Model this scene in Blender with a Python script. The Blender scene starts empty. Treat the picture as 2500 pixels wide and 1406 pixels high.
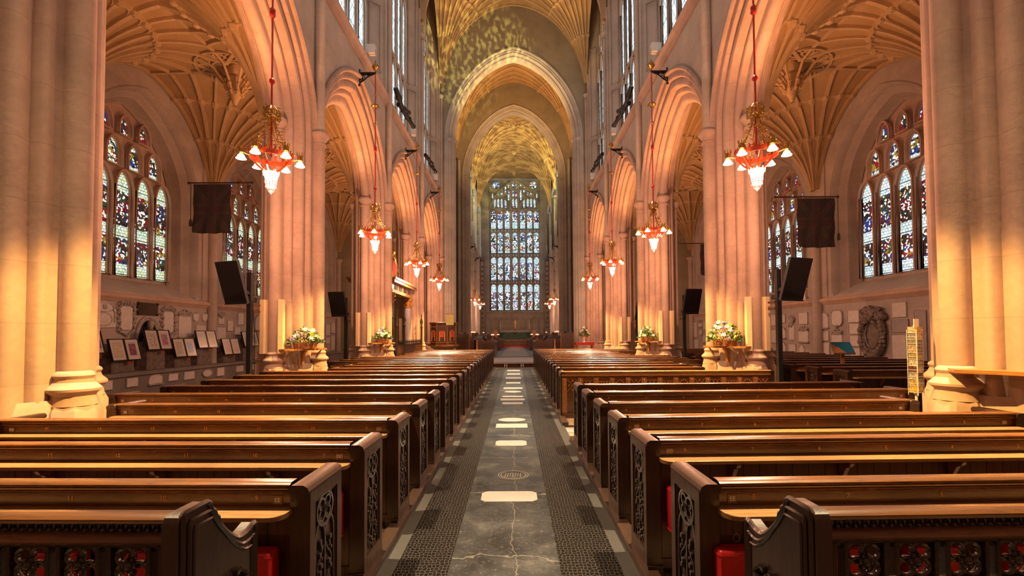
import bpy, math, random
from mathutils import Vector, Matrix
random.seed(7)
PI = math.pi
C = bpy.context.scene.collection
sin, cos, sqrt = math.sin, math.cos, math.sqrt

# ------------------------------------------------------------------ mesh builder
class MB:
    def __init__(self):
        self.v = []; self.f = []
    def add(self, vs, fs, M=None):
        b = len(self.v)
        if M is not None: vs = [tuple(M @ Vector(p)) for p in vs]
        self.v += [tuple(p) for p in vs]
        self.f += [tuple(b + i for i in q) for q in fs]
        return self
    def box(self, x0, x1, y0, y1, z0, z1, M=None):
        vs = [(x, y, z) for x in (x0, x1) for y in (y0, y1) for z in (z0, z1)]
        return self.add(vs, [(0,1,3,2),(4,6,7,5),(0,4,5,1),(2,3,7,6),(0,2,6,4),(1,5,7,3)], M)
    def grid(self, rows, close_u=False, close_v=False):
        n, m = len(rows), len(rows[0]); b = len(self.v)
        for r in rows: self.v += [tuple(p) for p in r]
        for i in range(n if close_u else n - 1):
            for j in range(m if close_v else m - 1):
                i2, j2 = (i + 1) % n, (j + 1) % m
                self.f.append((b+i*m+j, b+i*m+j2, b+i2*m+j2, b+i2*m+j))
        return self
    def poly(self, pts):
        b = len(self.v); self.v += [tuple(p) for p in pts]
        self.f.append(tuple(range(b, b + len(pts)))); return self
    def tube(self, pts, r, n=6, closed=False, cap=True):
        P = [Vector(p) for p in pts]; m = len(P)
        rr = r if isinstance(r, (list, tuple)) else [r] * m
        rows = []; up = None
        for i in range(m):
            if closed: t = P[(i+1) % m] - P[i-1]
            else: t = P[min(i+1, m-1)] - P[max(i-1, 0)]
            if t.length < 1e-9: t = Vector((0,0,1))
            t.normalize()
            if up is None:
                up = Vector((0,0,1)) if abs(t.z) < .9 else Vector((1,0,0))
            u = (up - t * up.dot(t))
            if u.length < 1e-6: u = t.orthogonal()
            u.normalize(); w = t.cross(u); up = u
            rows.append([P[i] + (u*cos(2*PI*k/n+PI/n) + w*sin(2*PI*k/n+PI/n)) * rr[i] for k in range(n)])
        b = len(self.v); self.grid(rows, closed, True)
        if cap and not closed:
            self.f.append(tuple(b+k for k in range(n))); self.f.append(tuple(b+(m-1)*n+k for k in range(n)))
        return self
    def lathe(self, prof, n=16, c=(0,0,0), M=None, a0=0, a1=2*PI):
        full = abs(a1 - a0 - 2*PI) < 1e-6
        k = n if full else n + 1
        rows = [[(c[0]+r*cos(a0+(a1-a0)*j/n), c[1]+r*sin(a0+(a1-a0)*j/n), c[2]+z) for j in range(k)] for r, z in prof]
        if M is not None: rows = [[tuple(M @ Vector(p)) for p in r] for r in rows]
        return self.grid(rows, False, full)
    def prism(self, poly, fn0, fn1):
        a = [fn0(*p) for p in poly]; c = [fn1(*p) for p in poly]; n = len(poly)
        b = len(self.v); self.v += [tuple(p) for p in a + c]
        self.f.append(tuple(b+i for i in range(n))); self.f.append(tuple(b+n+i for i in reversed(range(n))))
        for i in range(n):
            j = (i+1) % n; self.f.append((b+i, b+j, b+n+j, b+n+i))
        return self
    def ball(self, c, r, n=8, m=5, sz=1.0):
        return self.lathe([(max(r*sin(PI*i/m), 1e-4), -r*sz*cos(PI*i/m)) for i in range(m+1)], n, c)
    def mesh(self, name, mat, smooth=40):
        me = bpy.data.meshes.new(name); me.from_pydata(self.v, [], self.f); me.update()
        if mat: me.materials.append(mat)
        if smooth:
            me.polygons.foreach_set('use_smooth', [True]*len(me.polygons))
            me.set_sharp_from_angle(angle=math.radians(smooth))
        return me

def link(name, me, parent=None, loc=None, rz=None):
    o = bpy.data.objects.new(name, me); C.objects.link(o)
    if parent is not None: o.parent = parent
    if loc is not None: o.location = loc
    if rz is not None: o.rotation_euler = (0, 0, rz)
    return o
def obj(name, mb, mat, parent=None, loc=None, smooth=40, rz=None):
    return link(name, mb.mesh(name, mat, smooth), parent, loc, rz)
def struct(name, mb, mat, smooth=40, loc=None, parent=None):
    o = obj(name, mb, mat, parent, loc, smooth)
    if parent is None: o['kind'] = 'structure'
    return o
def dupe(o, loc=None, mirror=False, sc=None):
    c = o.copy(); C.objects.link(c)
    if loc is not None: c.location = loc
    if mirror: c.scale = (-c.scale[0], c.scale[1], c.scale[2])
    for ch in o.children:
        d = ch.copy(); C.objects.link(d); d.parent = c
    return c
def tag(o, label, cat, group=None):
    o['label'] = label; o['category'] = cat
    if group: o['group'] = group
    return o
def thing(name, label, cat, loc=(0,0,0), rz=0, group=None):
    o = bpy.data.objects.new(name, None); C.objects.link(o)
    o.location = loc; o.rotation_euler = (0, 0, rz); o.empty_display_size = .1
    return tag(o, label, cat, group)
def clone(root, label, loc, rz=None, group=None, sx=None):
    r = root.copy(); C.objects.link(r); r.location = loc
    if rz is not None: r.rotation_euler = (0, 0, rz)
    if sx: r.scale = (sx, abs(sx), abs(sx))
    r['label'] = label
    if group: r['group'] = group
    for ch in list(root.children):
        c = ch.copy(); C.objects.link(c); c.parent = r
        for g in list(ch.children):
            d = g.copy(); C.objects.link(d); d.parent = c
    return r

ORD = 'first second third fourth fifth sixth seventh eighth ninth tenth eleventh twelfth thirteenth fourteenth fifteenth sixteenth seventeenth eighteenth nineteenth twentieth'.split()

# ------------------------------------------------------------------ materials
class NT:
    def __init__(self, name):
        self.m = bpy.data.materials.new(name); self.m.use_nodes = True
        self.t = self.m.node_tree; self.t.nodes.clear()
        self.out = self.n('ShaderNodeOutputMaterial')
    def n(self, ty, **kw):
        nd = self.t.nodes.new(ty)
        for k, v in kw.items(): setattr(nd, k, v)
        return nd
    def put(self, sock, val):
        if val is None: return
        if hasattr(val, 'node'): self.t.links.new(val, sock)
        else: sock.default_value = val
    def math(self, op, a, b=None, c=None, clamp=False):
        nd = self.n('ShaderNodeMath', operation=op, use_clamp=clamp)
        for i, x in enumerate((a, b, c)): self.put(nd.inputs[i], x)
        return nd.outputs[0]
    def mix(self, f, a, b, mode='MIX'):
        nd = self.n('ShaderNodeMix', data_type='RGBA', blend_type=mode)
        self.put(nd.inputs[0], f)
        for s, x in ((6, a), (7, b)):
            if isinstance(x, tuple) and len(x) == 3: x = x + (1,)
            self.put(nd.inputs[s], x)
        return nd.outputs[2]
    def ramp(self, f, stops, interp='LINEAR'):
        nd = self.n('ShaderNodeValToRGB'); cr = nd.color_ramp; cr.interpolation = interp
        while len(cr.elements) > 1: cr.elements.remove(cr.elements[-1])
        for i, (p, c) in enumerate(stops):
            e = cr.elements[0] if i == 0 else cr.elements.new(p)
            e.position = p; e.color = (c if isinstance(c, tuple) else (c,)*3) + (1,) if not (isinstance(c, tuple) and len(c) == 4) else c
        self.put(nd.inputs[0], f); return nd.outputs[0]
    def coord(self, which='Object', scale=None, rot=None, loc=None):
        o = self.n('ShaderNodeTexCoord').outputs[which]
        if scale or rot or loc:
            mp = self.n('ShaderNodeMapping'); self.put(mp.inputs['Vector'], o)
            if scale: mp.inputs['Scale'].default_value = scale
            if rot: mp.inputs['Rotation'].default_value = rot
            if loc: mp.inputs['Location'].default_value = loc
            o = mp.outputs[0]
        return o
    def noise(self, vec, scale, detail=3, rough=.5, out=0, dist=0):
        nd = self.n('ShaderNodeTexNoise'); self.put(nd.inputs['Vector'], vec)
        nd.inputs['Scale'].default_value = scale; nd.inputs['Detail'].default_value = detail
        nd.inputs['Roughness'].default_value = rough; nd.inputs['Distortion'].default_value = dist
        return nd.outputs[out]
    def voro(self, vec, scale, feature='F1', out='Color', dim='3D', rnd=1.0):
        nd = self.n('ShaderNodeTexVoronoi', feature=feature, voronoi_dimensions=dim)
        self.put(nd.inputs['Vector'], vec); nd.inputs['Scale'].default_value = scale
        nd.inputs['Randomness'].default_value = rnd
        return nd.outputs[out]
    def sep(self, vec):
        nd = self.n('ShaderNodeSeparateXYZ'); self.put(nd.inputs[0], vec); return nd.outputs
    def comb(self, x, y, z):
        nd = self.n('ShaderNodeCombineXYZ')
        for i, k in enumerate((x, y, z)): self.put(nd.inputs[i], k)
        return nd.outputs[0]
    def bump(self, h, s=.3, d=.02):
        nd = self.n('ShaderNodeBump'); nd.inputs['Strength'].default_value = s; nd.inputs['Distance'].default_value = d
        self.put(nd.inputs['Height'], h); return nd.outputs[0]
    def pbsdf(self, col, rough=.6, metal=0, normal=None, spec=.5, emit=None, es=1, coat=0, trans=0):
        b = self.n('ShaderNodeBsdfPrincipled')
        if isinstance(col, tuple) and len(col) == 3: col = col + (1,)
        self.put(b.inputs['Base Color'], col); self.put(b.inputs['Roughness'], rough); self.put(b.inputs['Metallic'], metal)
        b.inputs['Specular IOR Level'].default_value = spec
        if normal is not None: self.put(b.inputs['Normal'], normal)
        if coat: b.inputs['Coat Weight'].default_value = coat; b.inputs['Coat Roughness'].default_value = .15
        if trans: b.inputs['Transmission Weight'].default_value = trans
        if emit is not None:
            if isinstance(emit, tuple) and len(emit) == 3: emit = emit + (1,)
            self.put(b.inputs['Emission Color'], emit); self.put(b.inputs['Emission Strength'], es)
        self.t.links.new(b.outputs[0], self.out.inputs[0]); return self.m

def plain(name, col, rough=.5, metal=0, var=.25, sc=8, **kw):
    t = NT(name); f = t.noise(t.coord(), sc, 4, .6)
    a = tuple(c*(1-var) for c in col); b = tuple(min(1, c*(1+var)) for c in col)
    c = t.ramp(f, [(.3, a), (.7, b)])
    return t.pbsdf(c, rough, metal, **kw)

def stone(name, col, var=.22, joint=.61, jw=.018, rough=.85):
    t = NT(name); co = t.coord()
    n1 = t.noise(co, .9, 5, .6); n2 = t.noise(co, 14, 4, .6)
    a = tuple(c*(1-var) for c in col); b = tuple(min(1, c*(1+var*.8)) for c in col)
    c = t.ramp(n1, [(.32, a), (.5, col), (.7, b)])
    c = t.mix(t.ramp(n2, [(.35, 0.0), (.75, .35)]), c, tuple(k*.72 for k in col))
    if joint:
        z = t.sep(co)[2]
        blk = t.math('FLOOR', t.math('DIVIDE', z, joint))
        wn = t.n('ShaderNodeTexWhiteNoise', noise_dimensions='1D'); t.put(wn.inputs['W'], blk)
        c = t.mix(t.math('MULTIPLY', wn.outputs[0], .22), c, tuple(k*.6 for k in col))
        fr = t.math('FRACT', t.math('DIVIDE', z, joint))
        ln = t.math('LESS_THAN', fr, jw)
        c = t.mix(t.math('MULTIPLY', ln, .3), c, tuple(k*.5 for k in col))
    return t.pbsdf(c, rough, 0, t.bump(n2, .25, .01), spec=.25)

def wood(name, dark, light, rough=.32, axis=0, coat=.3, bumpS=.12):
    t = NT(name); s = [9, 9, 9]; s[axis] = .5
    co = t.coord(scale=tuple(s))
    n1 = t.noise(co, 4, 6, .65, dist=.4); n2 = t.noise(t.coord(), 1.3, 3, .5)
    s2 = [55, 55, 55]; s2[axis] = 5
    n3 = t.noise(t.coord(scale=tuple(s2)), 2, 2, .5)
    f = t.math('ADD', t.math('MULTIPLY', n1, .6), t.math('MULTIPLY', n2, .4))
    c = t.ramp(f, [(.34, dark), (.52, tuple((a+b)/2 for a, b in zip(dark, light))), (.66, light)])
    c = t.mix(t.ramp(n3, [(.5, 0.0), (.75, .5)]), c, tuple(k*.45 for k in dark))
    r = t.ramp(n1, [(.3, rough*1.25), (.7, rough*.85)])
    return t.pbsdf(c, r, 0, t.bump(n3, bumpS, .004), coat=coat)

def stained(name, pal_fig, pal_pale, zones, s_fig=7.0, strength=1.0, lead=.045, v0=0, vh=1, fine=11.0, rep=None):
    """leaded window lit from outside: u = local x, v = local z; zones = ramp stops over (v-v0)/vh giving how much of the figure palette."""
    t = NT(name); co = t.coord(); x, y, z = t.sep(co)
    uv = t.comb(x, z, 0.0)
    vv = t.math('DIVIDE', t.math('SUBTRACT', z, v0), vh)
    if rep: vv = t.math('FRACT', vv)
    zone = t.ramp(vv, zones)
    warp = t.noise(uv, 3.0, 2, .5, out=1)
    uvw = t.mix(.15, uv, warp)
    vb = t.voro(uvw, s_fig*.26, dim='2D'); vc = t.voro(uvw, s_fig, dim='2D'); ve = t.voro(uvw, s_fig, 'DISTANCE_TO_EDGE', 'Distance', '2D')
    n = len(pal_fig); fig = t.ramp(t.sep(vb)[0], [(i/n, c) for i, c in enumerate(pal_fig)], 'CONSTANT')
    alt = t.ramp(t.sep(vc)[2], [(i/n, c) for i, c in enumerate(pal_fig[2:] + pal_fig[:2])], 'CONSTANT')
    fig = t.mix(t.math('GREATER_THAN', t.sep(vc)[0], .72), fig, alt)
    shade = t.noise(uv, 34, 3, .7)
    fig = t.mix(t.ramp(shade, [(.44, 0.0), (.60, .85)]), fig, (0.008, .007, .008))
    skin = t.math('GREATER_THAN', t.sep(vc)[1], .76)
    fig = t.mix(skin, fig, t.mix(t.ramp(shade, [(.52, 0.0), (.66, .6)]), (.80, .84, .74), (.2, .18, .14)))
    br = t.n('ShaderNodeTexBrick'); t.put(br.inputs['Vector'], uv); br.offset = .5
    br.inputs['Scale'].default_value = fine*.8; br.inputs['Brick Width'].default_value = 1.0; br.inputs['Row Height'].default_value = .8; br.inputs['Mortar Size'].default_value = .05
    br.inputs['Color1'].default_value = (0, 0, 0, 1); br.inputs['Color2'].default_value = (1, 1, 1, 1); br.inputs['Mortar'].default_value = (.5, .5, .5, 1)
    fc = t.voro(uv, fine*1.5, dim='2D', rnd=.6); n = len(pal_pale)
    pale = t.ramp(t.sep(fc)[1], [(i/n, c) for i, c in enumerate(pal_pale)], 'CONSTANT')
    pale = t.mix(t.ramp(t.noise(uv, 40, 2, .6), [(.5, 0.0), (.64, .6)]), pale, (.06, .08, .06))
    zsel = t.math('GREATER_THAN', t.math('ADD', zone, t.math('MULTIPLY', t.math('SUBTRACT', t.noise(uv, 5.5, 2), .5), .8)), .5)
    col = t.mix(zsel, pale, fig)
    lf = t.math('LESS_THAN', ve, lead*.8)
    col = t.mix(t.mix(zsel, br.outputs['Fac'], lf), col, (.004, .004, .005))
    bar = t.math('LESS_THAN', t.math('FRACT', t.math('MULTIPLY', z, 2.6)), .05)
    col = t.mix(bar, col, (.004, .004, .005))
    return t.pbsdf((.02, .02, .02), .3, 0, emit=col, es=strength)

M = {}
M['border'] = stone('floor_border_stone', (.050, .046, .043), joint=0, rough=.5)
M['stone'] = stone('limestone', (.53, .365, .275), var=.28)
M['stone_wall'] = stone('limestone_wall', (.56, .45, .35), joint=.42)
M['stone_grey'] = stone('grey_limestone', (.45, .40, .34), joint=.5)
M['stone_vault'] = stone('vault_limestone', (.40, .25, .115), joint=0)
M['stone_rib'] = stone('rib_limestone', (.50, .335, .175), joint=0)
M['olive'] = stone('olive_limestone', (.31, .26, .17), joint=.5)
M['lower_wall'] = stone('shaded_lower_wall', (.42, .35, .31), joint=.45)  # greyer than the wall above; shadow on the lower wall put into its colour
M['aisle_wall'] = stone('aisle_wall_limestone', (.44, .36, .30), joint=.45)
M['ledge_stone'] = stone('dark_ledge_stone', (.20, .175, .155), joint=0, rough=.5)
M['oak'] = wood('oak', (.062, .020, .006), (.22, .085, .022), rough=.26, coat=.45)
M['oak_ledge'] = wood('oak_ledge', (.22, .105, .036), (.42, .235, .095), rough=.3)
M['oak_dark'] = wood('dark_oak_boards', (.030, .010, .004), (.085, .027, .010), rough=.4, axis=2)
M['oak_end'] = wood('oak_pew_end', (.022, .009, .004), (.062, .025, .010), rough=.36, axis=2, coat=.15)
M['oak_carved'] = wood('black_carved_oak', (.014, .010, .009), (.036, .023, .015), rough=.24, axis=0, coat=.4)
M['oak_gold'] = wood('honey_oak', (.28, .11, .025), (.50, .23, .06))
M['red'] = plain('red_vinyl', (.52, .012, .012), .35, var=.15, sc=30)
M['red_paint'] = plain('red_paint', (.42, .02, .02), .35)
M['gold'] = plain('gilding', (.52, .32, .09), .3, 1, var=.35, sc=30)
M['goldpaint'] = plain('gold_paint', (.30, .15, .035), .4, 0, var=.4)
M['iron'] = plain('black_iron', (.018, .016, .016), .4, .6)
M['black'] = plain('black_plastic', (.012, .012, .014), .35)
M['screen'] = plain('dark_screen', (.010, .008, .009), .12, var=.1)
M['white'] = plain('white_enamel', (.75, .72, .66), .4, var=.06)
M['cream'] = plain('cream_paint', (.80, .62, .33), .5, var=.06)
M['steel'] = plain('steel', (.55, .53, .5), .3, .9)
M['blind'] = plain('dark_void', (.01, .01, .01), .9)
M['leaf'] = plain('leaves', (.10, .20, .025), .5, var=.7, sc=20)
M['petal'] = plain('white_petals', (.85, .80, .72), .5, var=.08)
M['petal_lilac'] = plain('lilac_petals', (.42, .30, .62), .5, var=.2)
M['petal_yellow'] = plain('lime_petals', (.50, .58, .08), .5, var=.25)
M['basket'] = plain('wicker', (.40, .17, .06), .6, var=.4, sc=60)
M['bulb'] = NT('lamp_glass').pbsdf((.9, .8, .6), .3, emit=(1, .66, .30), es=9)
M['bulb_big'] = NT('lamp_glass_bowl').pbsdf((.9, .8, .6), .3, emit=(1, .70, .36), es=6)
M['amber'] = plain('red_gilt_band', (.45, .06, .02), .35, .3, var=.4, sc=40)
M['brownbronze'] = plain('bronze', (.05, .03, .018), .45, .3)

def tablet_mat(name, col, ink=.30):
    t = NT(name); co = t.coord(); x, y, z = t.sep(co)
    n1 = t.noise(co, 5, 4, .6)
    c = t.ramp(n1, [(.3, tuple(k*.82 for k in col)), (.7, col)])
    row = t.math('LESS_THAN', t.math('FRACT', t.math('MULTIPLY', z, 24)), .42)
    dash = t.math('GREATER_THAN', t.noise(t.comb(t.math('MULTIPLY', x, 80), t.math('MULTIPLY', y, 80), t.math('FLOOR', t.math('MULTIPLY', z, 24))), 1, 1), .48)
    c = t.mix(t.math('MULTIPLY', t.math('MULTIPLY', row, dash), ink), c, tuple(k*.3 for k in col))
    return t.pbsdf(c, .5, 0, spec=.4)
M['marble'] = tablet_mat('inscribed_marble', (.66, .60, .55))
M['marble_grey'] = tablet_mat('inscribed_grey_marble', (.36, .33, .32))
M['marble_plain'] = plain('carved_marble', (.33, .285, .255), .55, var=.25)
M['marble_dark'] = plain('dark_carved_stone', (.15, .115, .095), .5, var=.4)
M['black_marble'] = plain('black_marble', (.018, .016, .018), .2)

def floor_mat():
    t = NT('dark_ledger_stone'); co = t.coord()
    n1 = t.noise(co, 2.2, 6, .65); n2 = t.noise(co, 30, 4, .7)
    c = t.ramp(n1, [(.35, (.010, .011, .013)), (.55, (.024, .025, .027)), (.7, (.055, .054, .052))])
    c = t.mix(t.ramp(n2, [(.55, 0.0), (.75, .5)]), c, (.16, .15, .14))
    x, y, z = t.sep(co)
    wob = t.math('MULTIPLY', t.math('SUBTRACT', t.noise(co, 1.6, 4, .7), .5), .5)
    g1 = t.math('LESS_THAN', t.math('ABSOLUTE', t.math('SUBTRACT', t.math('FRACT', t.math('DIVIDE', t.math('ADD', y, wob), 1.45)), .5)), .006)
    g2 = t.math('LESS_THAN', t.math('ABSOLUTE', t.math('ADD', x, t.math('ADD', .02, t.math('MULTIPLY', wob, .5)))), .0035)
    g2 = t.math('MULTIPLY', g2, t.math('GREATER_THAN', t.noise(t.comb(0.0, t.math('FLOOR', t.math('DIVIDE', y, 1.45)), 0.0), 3.1, 0), .47))
    c = t.mix(t.math('MULTIPLY', t.math('MAXIMUM', g1, g2), .5), c, (.16, .145, .12))
    return t.pbsdf(c, t.ramp(n1, [(.3, .28), (.7, .5)]), 0, t.bump(n2, .2, .004))
M['floor_dark'] = floor_mat()
def flag_mat():
    t = NT('worn_flagstones'); co = t.coord()
    br = t.n('ShaderNodeTexBrick'); t.put(br.inputs['Vector'], co)
    br.inputs['Scale'].default_value = 1.0; br.inputs['Brick Width'].default_value = 1.1; br.inputs['Row Height'].default_value = .7
    br.inputs['Mortar Size'].default_value = .008
    br.inputs['Color1'].default_value = (.24, .19, .14, 1); br.inputs['Color2'].default_value = (.14, .12, .10, 1); br.inputs['Mortar'].default_value = (.05, .045, .04, 1)
    n = t.noise(co, 6, 5, .65)
    c = t.mix(t.ramp(n, [(.35, 0.0), (.7, .6)]), br.outputs[0], (.32, .27, .21))
    return t.pbsdf(c, .42, 0, t.bump(n, .15, .005))
M['floor'] = flag_mat()
def grate_mat():
    t = NT('pierced_iron_grating'); co = t.coord(scale=(1, .75, 1))
    e = t.voro(co, 34, 'DISTANCE_TO_EDGE', 'Distance', '2D', .55)
    h = t.ramp(e, [(.06, 1.0), (.16, 0.0)])
    c = t.mix(h, (.004, .004, .004), (.085, .075, .065))
    return t.pbsdf(c, .38, .5, t.bump(h, 1.0, .012))
M['grate'] = grate_mat()
M['slab_white'] = plain('marble_slab_and_sun_patch', (.26, .245, .23), .35, var=.1, sc=3)  # also colours the painted sun patches along the far aisle
M['kerb'] = wood('oak_kerb', (.02, .010, .006), (.06, .028, .014), rough=.4, axis=1)
M['platform'] = wood('pew_platform', (.07, .038, .018), (.20, .12, .062), rough=.5, axis=1, coat=0)
# ------------------------------------------------------------------ the setting: piers, arches, walls, vaults
S = 6.2                                   # bay length
PY = [5.0 + S*k for k in range(-1, 5)]    # pier lines, the last one is the crossing
PX = 5.3
SPR = 6.4

def arc(cx, cy, r, a0, a1, n):
    return [(cx + r*cos(a0+(a1-a0)*i/n), cy + r*sin(a0+(a1-a0)*i/n)) for i in range(n+1)]

class Arch:
    """four-centred arch; pts(d) is the curve offset outwards by d, from left springing over the apex to the right"""
    def __init__(s, h, r1, a, r2):
        a = math.radians(a); s.h, s.r1, s.a, s.r2 = h, r1, a, r2
        s.c1 = (h - r1, 0.0); s.c2 = (s.c1[0] - (r2-r1)*cos(a), -(r2-r1)*sin(a))
    def half(s, d, n=8):
        p = arc(s.c1[0], 0, s.r1 + d, 0, s.a, n)
        R = s.r2 + d; ae = math.acos(max(-1, min(1, -s.c2[0]/R)))
        return p + arc(s.c2[0], s.c2[1], R, s.a, ae, n)[1:]
    def pts(s, d, n=8):
        h = s.half(d, n)
        return [(-u, z) for u, z in h] + [(u, z) for u, z in reversed(h[:-1])]

class EArch:
    """tall arch with rounded haunches and a slight point; pts(d) as above"""
    def __init__(s, h, rise, w=.13, k=1.0): s.h, s.rise, s.w, s.k = h, rise, w, k
    def pts(s, d, n=8):
        m = 2*n; h, r = s.h + d, s.rise + d*s.k; out = []
        for i in range(m + 1):
            u = cos(PI/2*i/m); out.append((h*u, r*((1-s.w)*sqrt(max(0, 1-u*u)) + s.w*(1-u))))
        return [(-u, z) for u, z in out] + [(u, z) for u, z in reversed(out[:-1])]

def quadrant():
    """moulding between a nave shaft and an arch shaft: (n towards the nave, y along the nave)"""
    A, B = Vector((.52, .16)), Vector((.15, .70)); t = B - A; nrm = Vector((t.y, -t.x)).normalized()
    out = [(.545, .105)]
    for f0, f1, bulge in ((0, .27, .07), (.27, .70, .115), (.70, 1, .075)):
        for i in range(7):
            q = i/6; p = A + t*(f0 + (f1-f0)*q) + nrm*bulge*sin(PI*q)
            out.append((p.x, p.y))
        out.append((p.x - nrm.x*.02 + t.x*.012, p.y - nrm.y*.02 + t.y*.012))
    return out
QUAD = quadrant()
def shaft_arc(c, r, mid, half=100, n=10):
    a = math.radians(half)
    return [(c[0] + r*cos(mid-a+2*a*i/n), c[1] + r*sin(mid-a+2*a*i/n)) for i in range(n+1)]
def pier_outline():
    p = shaft_arc((.63, 0), .125, 0)
    p += QUAD
    p += shaft_arc((0, .82), .13, PI/2)
    p += [(-n, y) for n, y in reversed(QUAD)]
    p += shaft_arc((-.63, 0), .125, PI)
    p += [(-n, -y) for n, y in QUAD]
    p += shaft_arc((0, -.82), .13, -PI/2)
    p += [(n, -y) for n, y in reversed(QUAD)]
    return p
def base_lathe(mb, c, r):
    oct_ = [(r*1.85, 0), (r*1.85, .92), (r*1.62, .98)]
    mb.lathe(oct_, 8, c)
    mb.lathe([(r*1.62, .98), (r*1.5, 1.02), (r*1.42, 1.08), (r*1.55, 1.105), (r*1.78, 1.13), (r*1.8, 1.155), (r*1.6, 1.185),
              (r*1.35, 1.215), (r*1.22, 1.255), (r*1.36, 1.29), (r*1.3, 1.315), (r*1.02, 1.34)], 16, c)
CAP = [(1.0, -.16), (1.22, -.155), (1.24, -.11), (1.05, -.09), (1.1, -.04), (1.45, .03), (1.72, .06), (1.78, .10), (1.72, .14), (1.5, .15), (1.45, .17), (1.0, .19)]

def make_pier():
    body = MB(); out = pier_outline()
    body.grid([[(-n, y, z) for n, y in out] for z in (.0, 2.0, 4.0, SPR + .02)], False, True)
    o = struct('pillar', body, M['stone'])
    b = MB()
    low = [(.66,.0),(.60,.16),(.24,.72),(0,.86),(-.24,.72),(-.60,.16),(-.66,0),(-.60,-.16),(-.24,-.72),(0,-.86),(.24,-.72),(.60,-.16)]
    b.grid([[(-n*f, y*f, z) for n, y in low] for z, f in ((0, 1.2), (.16, 1.2), (.2, 1.13), (.26, 1.10), (.80, 1.10), (1.05, .99))], False, True)
    for c, r in (((-.63, 0, 0), .128), ((.63, 0, 0), .128), ((0, .82, 0), .122), ((0, -.82, 0), .122)): base_lathe(b, c, r)
    obj('base', b, M['stone'], o)
    for c, r in (((-.63, 0), .125), ((.63, 0), .125), ((0, .82), .13), ((0, -.82), .13)):
        obj('capital', MB().lathe([(r*k, SPR - .02 + z) for k, z in CAP], 18, (c[0], c[1], 0)), M['stone'], o)
    return o
pier = make_pier(); pier.location = (PX, PY[1], 0)
piers = [pier]
for s in (1, -1):
    for k, y in enumerate(PY):
        if s == 1 and k == 1: continue
        piers.append(dupe(pier, (s*PX, y, 0), mirror=(s < 0)))

# ---- nave arcade: one bay (arch mouldings and the wall above), right side; mirrored for the left
AR = EArch(3.1 - .95, 2.3, .2, 1.1); H0 = 3.1 - .95
def make_arcade():
    prof = QUAD + shaft_arc((0, .82), .13, PI/2)
    prof = prof + [(-n, y) for n, y in reversed(QUAD)]
    rows = []
    for n, y in prof:
        d = (3.1 - y) - H0
        rows.append([(-n, u, SPR + z) for u, z in AR.pts(d, 9)])
    a = MB().grid(rows)
    hood = [(-.57, u, SPR + z) for u, z in AR.pts(3.1 - .06 - H0, 9)]
    a.tube(hood, .062, 8)
    o = struct('arcade_arch', a, M['stone'], 32)
    w = MB()
    top = 10.55
    for n, d in ((.53, 3.1 - .09 - H0), (-.53, 3.1 - .09 - H0)):
        p = AR.pts(d, 9)
        w.grid([[(-n, u, SPR + z), (-n, u, top)] for u, z in p])
        e = p[-1][0]
        for sg in (-1, 1): w.grid([[(-n, sg*e, SPR), (-n, sg*e, top)], [(-n, sg*3.1, SPR), (-n, sg*3.1, top)]])
    obj('wall_above_arch', w, M['stone_wall'], o)
    return o
arc0 = make_arcade()
for s in (1, -1):
    for k in range(5):
        y = PY[k] + S/2
        if s == 1 and k == 0: arc0.location = (PX, y, 0)
        else: dupe(arc0, (s*PX, y, 0), mirror=(s < 0))

# ---- windows
def light_poly(uc, w, z0, zs, zt, n=5):
    h = w/2; p = [(uc-h, z0), (uc+h, z0)]
    for i in range(n+1):
        a = i/n; p.append((uc + h*(1-a**1.35), zs + (zt-zs)*sin(a*PI/2)**.95))
    for i in range(n-1, -1, -1):
        a = i/n; p.append((uc - h*(1-a**1.35), zs + (zt-zs)*sin(a*PI/2)**.95))
    return p
def window(name, loc, rz, lights, outline, glass, mat=None, bar=.045, dep=.10, extra=(), circles=()):
    mat = mat or M['stone']
    st = MB(); gl = MB()
    st.poly([(u, .05, z) for u, z in outline])
    for L in lights:
        p = light_poly(*L); gl.poly([(u, 0, z) for u, z in p])
        st.tube([(u, -.02, z) for u, z in p] , bar, 4, closed=True)
        st.tube([(u*1.0, -.02-dep, z) for u, z in light_poly(L[0], L[1]+bar*1.2, L[2]-bar*.5, L[3], L[4]+bar)], bar*.8, 4, closed=True)
    for (u, z, r) in circles:
        cp = [(u + r*cos(2*PI*i/20), z + r*sin(2*PI*i/20)) for i in range(20)]
        gl.poly([(a, 0, b) for a, b in cp]); st.tube([(a, -.04, b) for a, b in cp], bar*1.2, 5, closed=True)
    for pts, r in extra: st.tube([(u, -.06, z) for u, z in pts], r, 6)
    o = struct(name, st, mat, 30, loc); o.rotation_euler = (0, 0, rz)
    obj('glass', gl, glass, o, smooth=0)
    return o

WHITE = (.62, .74, .66); PALE = (.70, .82, .80)
DK = [(.34, .008, .012), (.012, .014, .012), (.02, .05, .26), (.05, .022, .012), (.24, .006, .012), (.03, .09, .035), (.015, .012, .012), (.42, .27, .03), (.06, .02, .015), (.02, .04, .16)]
LT_L = [(.66, .80, .62), (.50, .70, .52), (.78, .88, .74), (.40, .58, .40), (.70, .72, .34), (.85, .92, .84)]
LT_R = [(.72, .86, .90), (.52, .74, .78), (.84, .93, .95), (.40, .62, .66), (.66, .78, .70), (.90, .96, .97)]
LT_E = [(.42, .62, .66), (.28, .46, .52), (.60, .76, .78), (.30, .38, .56), (.46, .64, .58), (.75, .86, .86)]
DK_E = [(.05, .12, .35), (.35, .50, .62), (.02, .03, .06), (.30, .03, .05), (.70, .80, .85), (.03, .15, .14), (.12, .06, .20), (.02, .02, .03), (.28, .18, .05), (.30, .45, .62)]
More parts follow.
